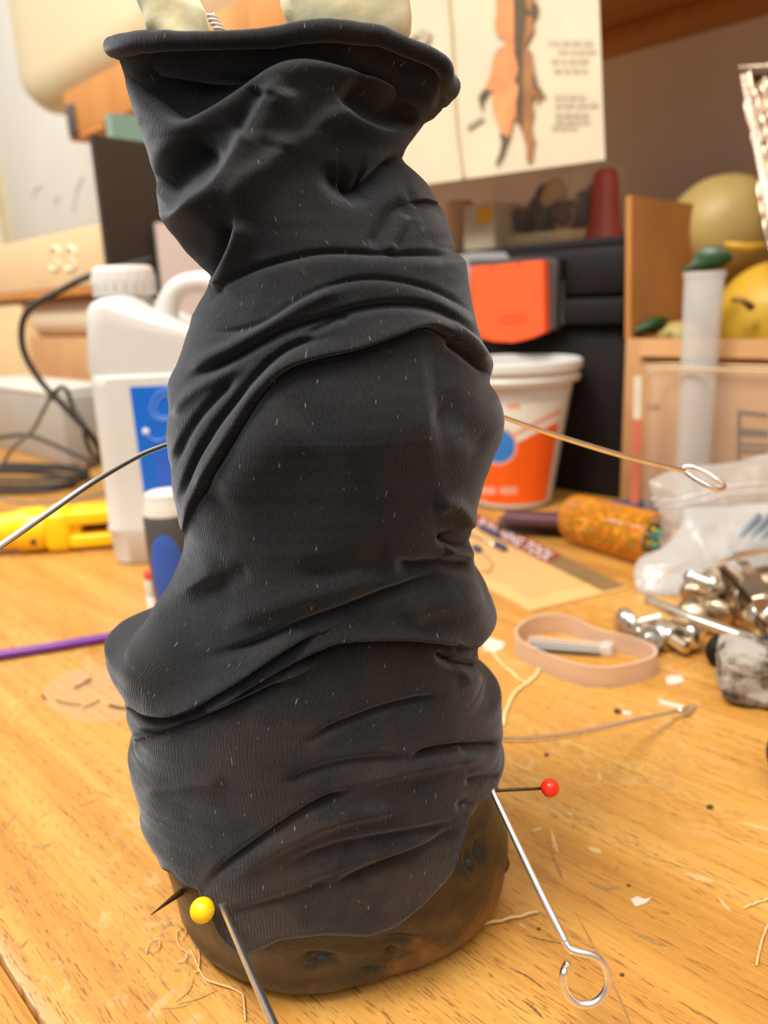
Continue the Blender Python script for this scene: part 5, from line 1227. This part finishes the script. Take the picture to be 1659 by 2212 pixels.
lb('jaw_web', .010, .017, -.009, .013, .009, .020, M['yellow'], .001)
lb('jaw_web', .036, .041, -.002, .013, .009, .020, M['yellow'], .001)
lb('blade', .014, .036, .000, .008, .011, .0145, M['steel_dark'], .0005)
V, F = sphere_l(.002, 16, 10, (1, .4, 1.6)); mk('screw_hole', V + app(f_, [[-.012, -.0135, .010]])[0], F, M['dark_brown'], t)

# ---- grey box, cables
gY = .80; gl = T(150, 1008); sG, eG = se(gl); zg = zat(150, 862, eG)
t = thing('grey_box', 'grey power supply box with pale lid behind the cables', 'box', wp(sG - .1, eG + .04, 0))
wbox('body', sG - .28, sG, eG, eG + .07, 0, zg, M['grey_plastic'], t, bev=.002); wbox('lid', sG - .28, sG - .028, eG - .001, eG + .07, zg, zat(100, 842, eG), M['grey_light'], t, bev=.003)
def cable(label, pts, w, mat='cable', cat='cable'):
    P = smooth_path([onY(a, b_, Y) for a, b_, Y in pts], 90); P[:, 2] = np.maximum(P[:, 2], w / 2 + .0003)
    return tag(tube('power_cable' if w > .004 else 'thin_cable', P, w / 2, M[mat], raw=True, seg=12), label, cat, 'cables at the left')
cable('thick black cable hanging down from beside the jug cap in a big curve', [(330, 560, .62), (200, 594, .60), (130, 628, .60), (72, 660, .60), (48, 700, .60), (52, 760, .60), (85, 820, .60), (120, 858, .60), (160, 900, .60), (196, 940, .60), (216, 975, .61), (214, 1000, .63), (190, 1008, .66)], .0048)
cable('short black loop rising beside the thick cable', [(112, 862, .605), (125, 840, .60), (142, 840, .595), (158, 880, .595), (180, 915, .59), (184, 945, .59), (198, 980, .60), (220, 1000, .62)], .0034)
cable('thin grey cable slanting down across the grey box', [(112, 852, .61), (92, 890, .62), (70, 930, .63), (30, 965, .64), (4, 1003, .66), (-30, 1030, .68)], .0032, 'cable_grey')
cable('thin dark cable arching over the grey box front', [(-30, 948, .66), (20, 942, .66), (60, 940, .66), (110, 958, .66), (170, 985, .65), (220, 1003, .64), (236, 1020, .63)], .0034)
for q, (cxp, cyp, rx, ry, lab) in enumerate(((40, 1022, 150, 17, 'top loop of the black cable coil on the desk'), (30, 1032, 160, 20, 'middle loop of the black cable coil on the desk'), (20, 1042, 140, 22, 'lowest loop of the black cable coil on the desk'))):
    P = np.array([T(cxp + rx * math.cos(a), cyp + ry * math.sin(a) - 2, .003 + .003 * (2 - q)) for a in np.linspace(0, 2 * math.pi, 80, endpoint=False)])
    V, F = tube_l(P, .0022, 10, closed=True); tag(mk('cable_loop', V, F, M['cable']), lab, 'cable', 'cables at the left')
cable('thin cable lying across the desk behind the yellow tool', [(-40, 1060, .60), (0, 1074, .585), (30, 1084, .575), (90, 1087, .57), (150, 1082, .57), (236, 1062, .585), (243, 1040, .60)], .0018, 'cable_grey')

# ---- cartons, paper roll and low plank at far left
eL = eG + .10
cl0 = se(onE(-160, 800, eL))[0]; cl1 = se(onE(66, 800, eL))[0]; cl2 = se(onE(250, 800, eL))[0]
zb1 = zat(30, 656, eL); 
t = wbox('cream_carton', cl0, cl1, eL, eL + .10, 0, zb1, MAT('cream_carton_card', 'd6bd90', .8, vs=10, var=.05)); tag(t, 'cream cardboard carton at the far left under the plank', 'carton')
t = wbox('brown_carton', cl1 + .002, cl2, eL + .004, eL + .10, 0, zat(150, 730, eL), M['card']); tag(t, 'brown cardboard carton behind the cables, under the paper roll', 'carton')
t = wbox('flat_carton', cl1 + .002, cl2, eL - .02, eL + .002, 0, zat(200, 850, eL), M['card_pale']); tag(t, 'low pale carton standing in front of the brown carton', 'carton')
rr0 = .5 * abs(zat(150, 640, eL + .03) - zat(150, 724, eL + .03)); za = zat(150, 730, eL) + rr0
V, F = lathe_l([(rr0 * .6, 0), (rr0, 0), (rr0, abs(cl2 - cl1) - .004), (rr0 * .6, abs(cl2 - cl1) - .004)], 40); f_ = fr_z(wp(cl1 + .003, eL + .035, za), S_); tag(mk('paper_roll', app(f_, V), F, M['roll_paper'], auto=.7), 'pale paper roll lying on the brown carton at left', 'roll')
zP = zb1 + .0005; e2_ = eL - .005
t = thing('low_plank', 'orange-brown plank end under the beige box at left', 'plank', wp(cl0 + .2, eL + .05, zP))
wbox('board', cl0 - .1, cl2 + .05, e2_, e2_ + .11, max(zP, za + rr0 + .0005), max(zP, za + rr0) + .009, M['shelf'], t, bev=.001)
zq = max(zP, za + rr0) + .0095
t = thing('beige_box', 'beige box with two raised marks on its front at left', 'box', wp(cl0 + .2, eL + .05, zq))
ztb = zat(110, 505, e2_)
wbox('body', cl0 - .1, cl2 + .012, e2_, e2_ + .10, zq, ztb, M['beige'], t, bev=.003)
for cxm in (118, 152):
    P = [onE(cxm + 11 * math.cos(a), 546 + 12 * math.sin(a), e2_ - .0005) for a in np.linspace(-2.6, 1.5, 10)] + [onE(cxm + 11 * math.cos(a), 570 + 12 * math.sin(a), e2_ - .0005) for a in np.linspace(-1.5, 2.6, 10)]; tube('raised_mark', P, .0022, M['cream'], t, raw=True, seg=8)
# ---- black board, teal folder, pinkish board
sK = se(onE(200, 290, .40))[0]
def side_board(name, label, cat, p_tl, p_tr, Yl, Yr, zbot, th_, mat, par=None):
    a, b_ = onY(*p_tl, Yl), onY(*p_tr, Yr); c = b_.copy(); d = a.copy(); c[2] = zbot; d[2] = zbot; nrm = np.cross(b_ - a, Z_); nrm /= np.linalg.norm(nrm); nrm = nrm if nrm[1] > 0 else -nrm
    return prism(name, [a, b_, c, d], nrm, th_, mat, par)
t = thing('black_file', 'tall black-brown file with small finger hole standing behind the jug', 'file', onY(260, 900, .66))
o = side_board('panel', '', '', (200, 290), (345, 312), .655, .715, 0, .004, M['black_board'], t)
ym = .655 + .06 * (228 - 200) / 145.
V, F = lathe_l([(.0001, -.0006), (.0050, -.0006), (.0050, 0), (.0001, 0)], 24); f_ = fr_z(onY(227, 341, ym), np.cross(onY(345, 312, .715) - onY(200, 290, .655), Z_)); V = V * np.array([.8, 1.35, 1]); 
nh = f_[1][2]; mk('finger_hole', app(f_, V) - nh * np.sign(nh[1]) * .0012, F, MAT('hole_pale', 'cdbcae', .6), t)
tube('fold_line', [onY(250, 300, ym + .008), onY(262, 480, ym + .008), onY(268, 575, ym + .008)], .0006, MAT('board_crease', '4c3c34', .5), t, seg=6)
t = side_board('teal_folder', '', '', (238, 244), (420, 262), .76, .82, 0, .010, M['teal']); tag(t, 'grey-teal folder showing above the black file', 'folder')
t = side_board('pale_board', '', '', (336, 480), (470, 492), .68, .70, 0, .012, M['pink_grey']); tag(t, 'pinkish grey board standing behind the jug handle', 'board')

# ---- milky canister on the shelf end
zs_ = zt + .0005; cY = onE(160, 120, e_sh + .03)
cc_ = onE(235, 60, e_sh + .09); rC = .155
t = thing('milky_canister', 'large milky cream plastic canister lying on the shelf end', 'canister', np.array([cc_[0], cc_[1], zs_]))
lb_ = [(-.16, .7), (-.155, .86), (-.135, .97), (-.11, 1), (.20, 1), (.26, 1)]
rings = []
sM = se(onE(40, 60, e_sh + .06))[0]
for q, k_ in ((0, .20), (.006, .42), (.02, .62), (.045, .80), (.08, .92), (.12, .98), (.16, 1), (.40, 1), (.44, .9)):
    R_ = rrect(.085 * k_, .13 * k_, .05 * k_, 8); rings.append(np.array([wp(sM + q, e_sh + .10 + x, zs_ + .132 + y) for x, y, _ in R_]))
V, F = loft_l(rings); mk('body', V, F, M['canister'], t)

# ================================================================== purple rod, threads, flakes and scraps on the desk
P = [T(-60, 1424, .0024), T(110, 1398, .0024), T(232, 1377, .0024), T(500, 1336, .0024)]
tag(tube('knitting_needle', P, .0023, M['purple'], seg=6), 'purple six-sided rod lying on the desk at left', 'needle')
def thread(label, pts, r_=.0003, mat='thread', z=.0004, group='threads and fibres on the desk', nm='thread', cat='thread'):
    P = smooth_path([T(a, b_, z) for a, b_ in pts], 60); P[:, 2] += .0004 * np.abs(np.sin(np.linspace(0, 9, 60))); return tag(tube(nm, P, r_, M[mat], raw=True, seg=6), label, cat, group)
thread('cream thread running from the white flake under the rubber band', [(1056, 1402), (1075, 1425), (1098, 1448), (1122, 1468), (1134, 1476)], .00045)
thread('frayed cream thread curving down beside the black cloth', [(1166, 1442), (1156, 1462), (1130, 1482), (1108, 1504), (1092, 1540), (1088, 1568)], .0006)
thread('long pale fibre curling along the lower left of the clay base', [(412, 2052), (424, 2080), (432, 2100), (448, 2118), (478, 2130), (505, 2138), (524, 2150), (528, 2180), (530, 2206)], .00022, 'hair', .0003)
thread('fine pale fibre hooked around the longer one at lower left', [(426, 2040), (431, 2070), (428, 2098), (420, 2102)], .00016, 'hair')
thread('curled brown hair lying at lower left of the base', [(316, 2060), (322, 2040), (338, 2030), (346, 2036), (342, 2052), (330, 2058)], .00014, 'hair')
thread('faint fibre tangle left of the base', [(385, 2010), (382, 2030), (392, 2050), (404, 2062), (400, 2076), (384, 2080)], .00014, 'hair')
thread('pale fibre arching above the lower left tangle', [(392, 2032), (402, 2016), (396, 2004), (388, 2010)], .00012, 'hair')
thread('thin pale splinter sticking out right from under the base', [(1036, 2000), (1080, 1990), (1120, 1981), (1162, 1971)], .0004, 'hair', .0006, nm='splinter', cat='splinter')
thread('thin yellow thread at the lower right edge', [(1608, 1962), (1636, 1951), (1670, 1940)], .00018, 'thread')
thread('grey scratch-like wire lying near the right edge', [(1634, 2086), (1640, 2056), (1650, 2020), (1662, 1995)], .0003, 'hair', .0003, nm='wire_bit', cat='wire')
def flake(label, pts, mat, h=.0006, nm='flake', cat='flake'):
    P = [T(a, b_) for a, b_ in pts]; o = prism(nm, P, Z_, h, M[mat]); return tag(o, label, cat, 'flakes and crumbs on the desk')
flake('white paper flake between the black cloth and the rubber band', [(1040, 1388), (1060, 1380), (1090, 1390), (1088, 1402), (1070, 1410), (1048, 1408)], 'flake')
flake('white flake to the right below the rubber band', [(1438, 1466), (1452, 1461), (1472, 1463), (1478, 1474), (1460, 1480), (1440, 1480)], 'flake')
flake('long pale chip beside the blurred skewer eye', [(1422, 1513), (1440, 1518), (1478, 1528), (1480, 1534), (1450, 1528), (1424, 1520)], 'flake')
flake('pale chip lying right of the small brown crumb', [(1344, 1538), (1362, 1540), (1366, 1546), (1346, 1546)], 'flake')
flake('off-white glue chip in the middle of the open desk at right', [(1362, 1944), (1376, 1938), (1392, 1944), (1408, 1940), (1396, 1952), (1372, 1960)], 'flake', .0003)
def crumb(label, px, py, r_):
    V, F = sphere_l(r_, 14, 10, (1.3, .9, .8)); V = V + (vnoise(V, 900, int(px), 2) * r_ * .25)[:, None]; c = T(px, py); c[2] = r_ * .7; V[:, 2] = np.maximum(V[:, 2], -r_ * .7)
    return tag(mk('crumb', V + c, F, M['crumb']), label, 'crumb', 'flakes and crumbs on the desk')
crumb('brown crumb above the blurred skewer', 1333, 1540, .0011); crumb('dark crumb alone on the desk right of the red pin', 1533, 1746, .0008); crumb('dark crumb between the red pin and the skewer', 1180, 1633, .0006)
crumb('tiny dark crumb near the middle right of the desk', 1358, 1914, .0004); crumb('tiny crumb above the skewer eye', 1164, 2008, .0004); crumb('tiny dark crumb right of the skewer eye', 1343, 2108, .0004)
# dried glue smear with bark bits at left
t = thing('glue_smear', 'dried translucent glue smear with brown bits at left of the cloth', 'glue', T(190, 1505))
gp = [(88, 1492), (110, 1470), (160, 1448), (220, 1436), (300, 1430), (330, 1470), (320, 1540), (250, 1556), (180, 1560), (130, 1540), (98, 1518)]
Pg = smooth_path([T(a, b_, .0002) for a, b_ in gp + gp[:1]], 61)[:-1]; cg = Pg.mean(0); V = []; F = []
for k_ in range(9):
    f = k_ / 8; V.append(cg + (Pg - cg) * f + Z_ * (.0007 * (1 - f ** 2) + .0003 * np.abs(vnoise(Pg * f, 400, 2, 2))[:, None]))
V = np.vstack(V); F = [(k_ * 60 + i, k_ * 60 + (i + 1) % 60, (k_ + 1) * 60 + (i + 1) % 60, (k_ + 1) * 60 + i) for k_ in range(8) for i in range(60)]
mk('glue_film', V, F, CLEAR('dried_glue', 'e2cdb0', .16, .2, 1.0, 300, edge=.30), t)
for q, (a, b_, c, d, w) in enumerate(((160, 1486, 196, 1466, 5), (90, 1500, 98, 1508, 4), (236, 1522, 276, 1530, 5), (120, 1512, 176, 1522, 2.5), (180, 1528, 215, 1512, 3))):
    tube('brown_bit', [T(a, b_, .0012), T((a + c) / 2, (b_ + d) / 2 + 2, .0013), T(c, d, .0012)], w * .0001, M['crumb'], t, n=8, seg=6)

# scratches and glue spots worn into the desk top
def scratch(pts, w, mat, nm='scratch'):
    P = smooth_path([T(a, b_, .00004) for a, b_ in pts], max(6, 5 * len(pts))); Tn = np.gradient(P, axis=0); Tn /= np.linalg.norm(Tn, axis=1)[:, None]; sd = np.cross(Tn, Z_); ww = w * (1 - .8 * np.abs(np.linspace(-1, 1, len(P))) ** 2)[:, None] * (1 + .3 * np.sin(np.arange(len(P)) * 2.3))[:, None]
    V = np.vstack([P + sd * ww / 2, P - sd * ww / 2]); n = len(P); return mk(nm, V, [(i, i + 1, n + i + 1, n + i) for i in range(n - 1)], mat, desk, smooth=False)
m_scr = MAT('scratch_grey', '94703f', .7, var=.25, vs=300); m_dk = MAT('scratch_dark', '6e4a28', .8, var=.3, vs=300); m_pl = MAT('scuff_pale', 'c6a46e', .6, var=.15, vs=300)
for pts, w, m_ in (([(1245, 1975), (1275, 2030), (1310, 2100), (1345, 2170), (1372, 2240)], .0006, m_scr), ([(1190, 1840), (1205, 1875), (1215, 1900)], .0008, m_scr), ([(1270, 1905), (1310, 1920), (1345, 1915)], .0011, m_scr), ([(1322, 1890), (1338, 1868)], .0007, m_scr),
                   ([(1135, 2020), (1180, 2032), (1225, 2040)], .0004, m_dk), ([(1362, 2010), (1400, 2030), (1440, 2045)], .0008, m_scr), ([(1100, 2090), (1140, 2110), (1180, 2140)], .0005, m_dk), ([(1128, 2160), (1150, 2176), (1175, 2200)], .0006, m_dk),
                   ([(1550, 1936), (1568, 1958), (1582, 1970)], .0009, m_pl), ([(1600, 1776), (1635, 1786), (1680, 1796)], .0014, m_pl), ([(1290, 1660), (1296, 1680), (1288, 1694)], .0007, m_pl), ([(1120, 1994), (1136, 2004)], .0007, m_pl), ([(1190, 1790), (1200, 1830), (1206, 1842)], .0011, m_pl), ([(1226, 1755), (1236, 1762)], .0014, m_pl),
                   ([(1150, 1795), (1170, 1788)], .0011, m_pl), ([(1478, 1886), (1510, 1896), (1545, 1905)], .0020, m_pl), ([(1270, 1830), (1300, 1842)], .0022, m_pl),
                   ([(0, 1802), (22, 1775), (40, 1752)], .0007, m_scr), ([(60, 1790), (100, 1758), (140, 1735)], .0004, m_scr), ([(70, 1826), (90, 1830), (112, 1822)], .0015, m_scr), ([(160, 1745), (190, 1735), (225, 1722)], .0009, m_scr), ([(185, 1716), (215, 1712), (245, 1724)], .0008, m_scr), ([(66, 1622), (72, 1606), (90, 1598)], .0006, m_scr),
                   ([(30, 2040), (45, 2046), (60, 2030)], .0010, m_scr), ([(380, 2165), (410, 2140), (420, 2110)], .0003, m_dk), ([(385, 2170), (430, 2158), (470, 2140)], .0003, m_dk), ([(345, 2180), (390, 2176), (420, 2165)], .0003, m_scr), ([(0, 2060), (8, 2070), (20, 2082)], .0010, m_dk), ([(300, 2046), (318, 2058), (340, 2052)], .0005, m_scr)):
    scratch(pts, w, m_)
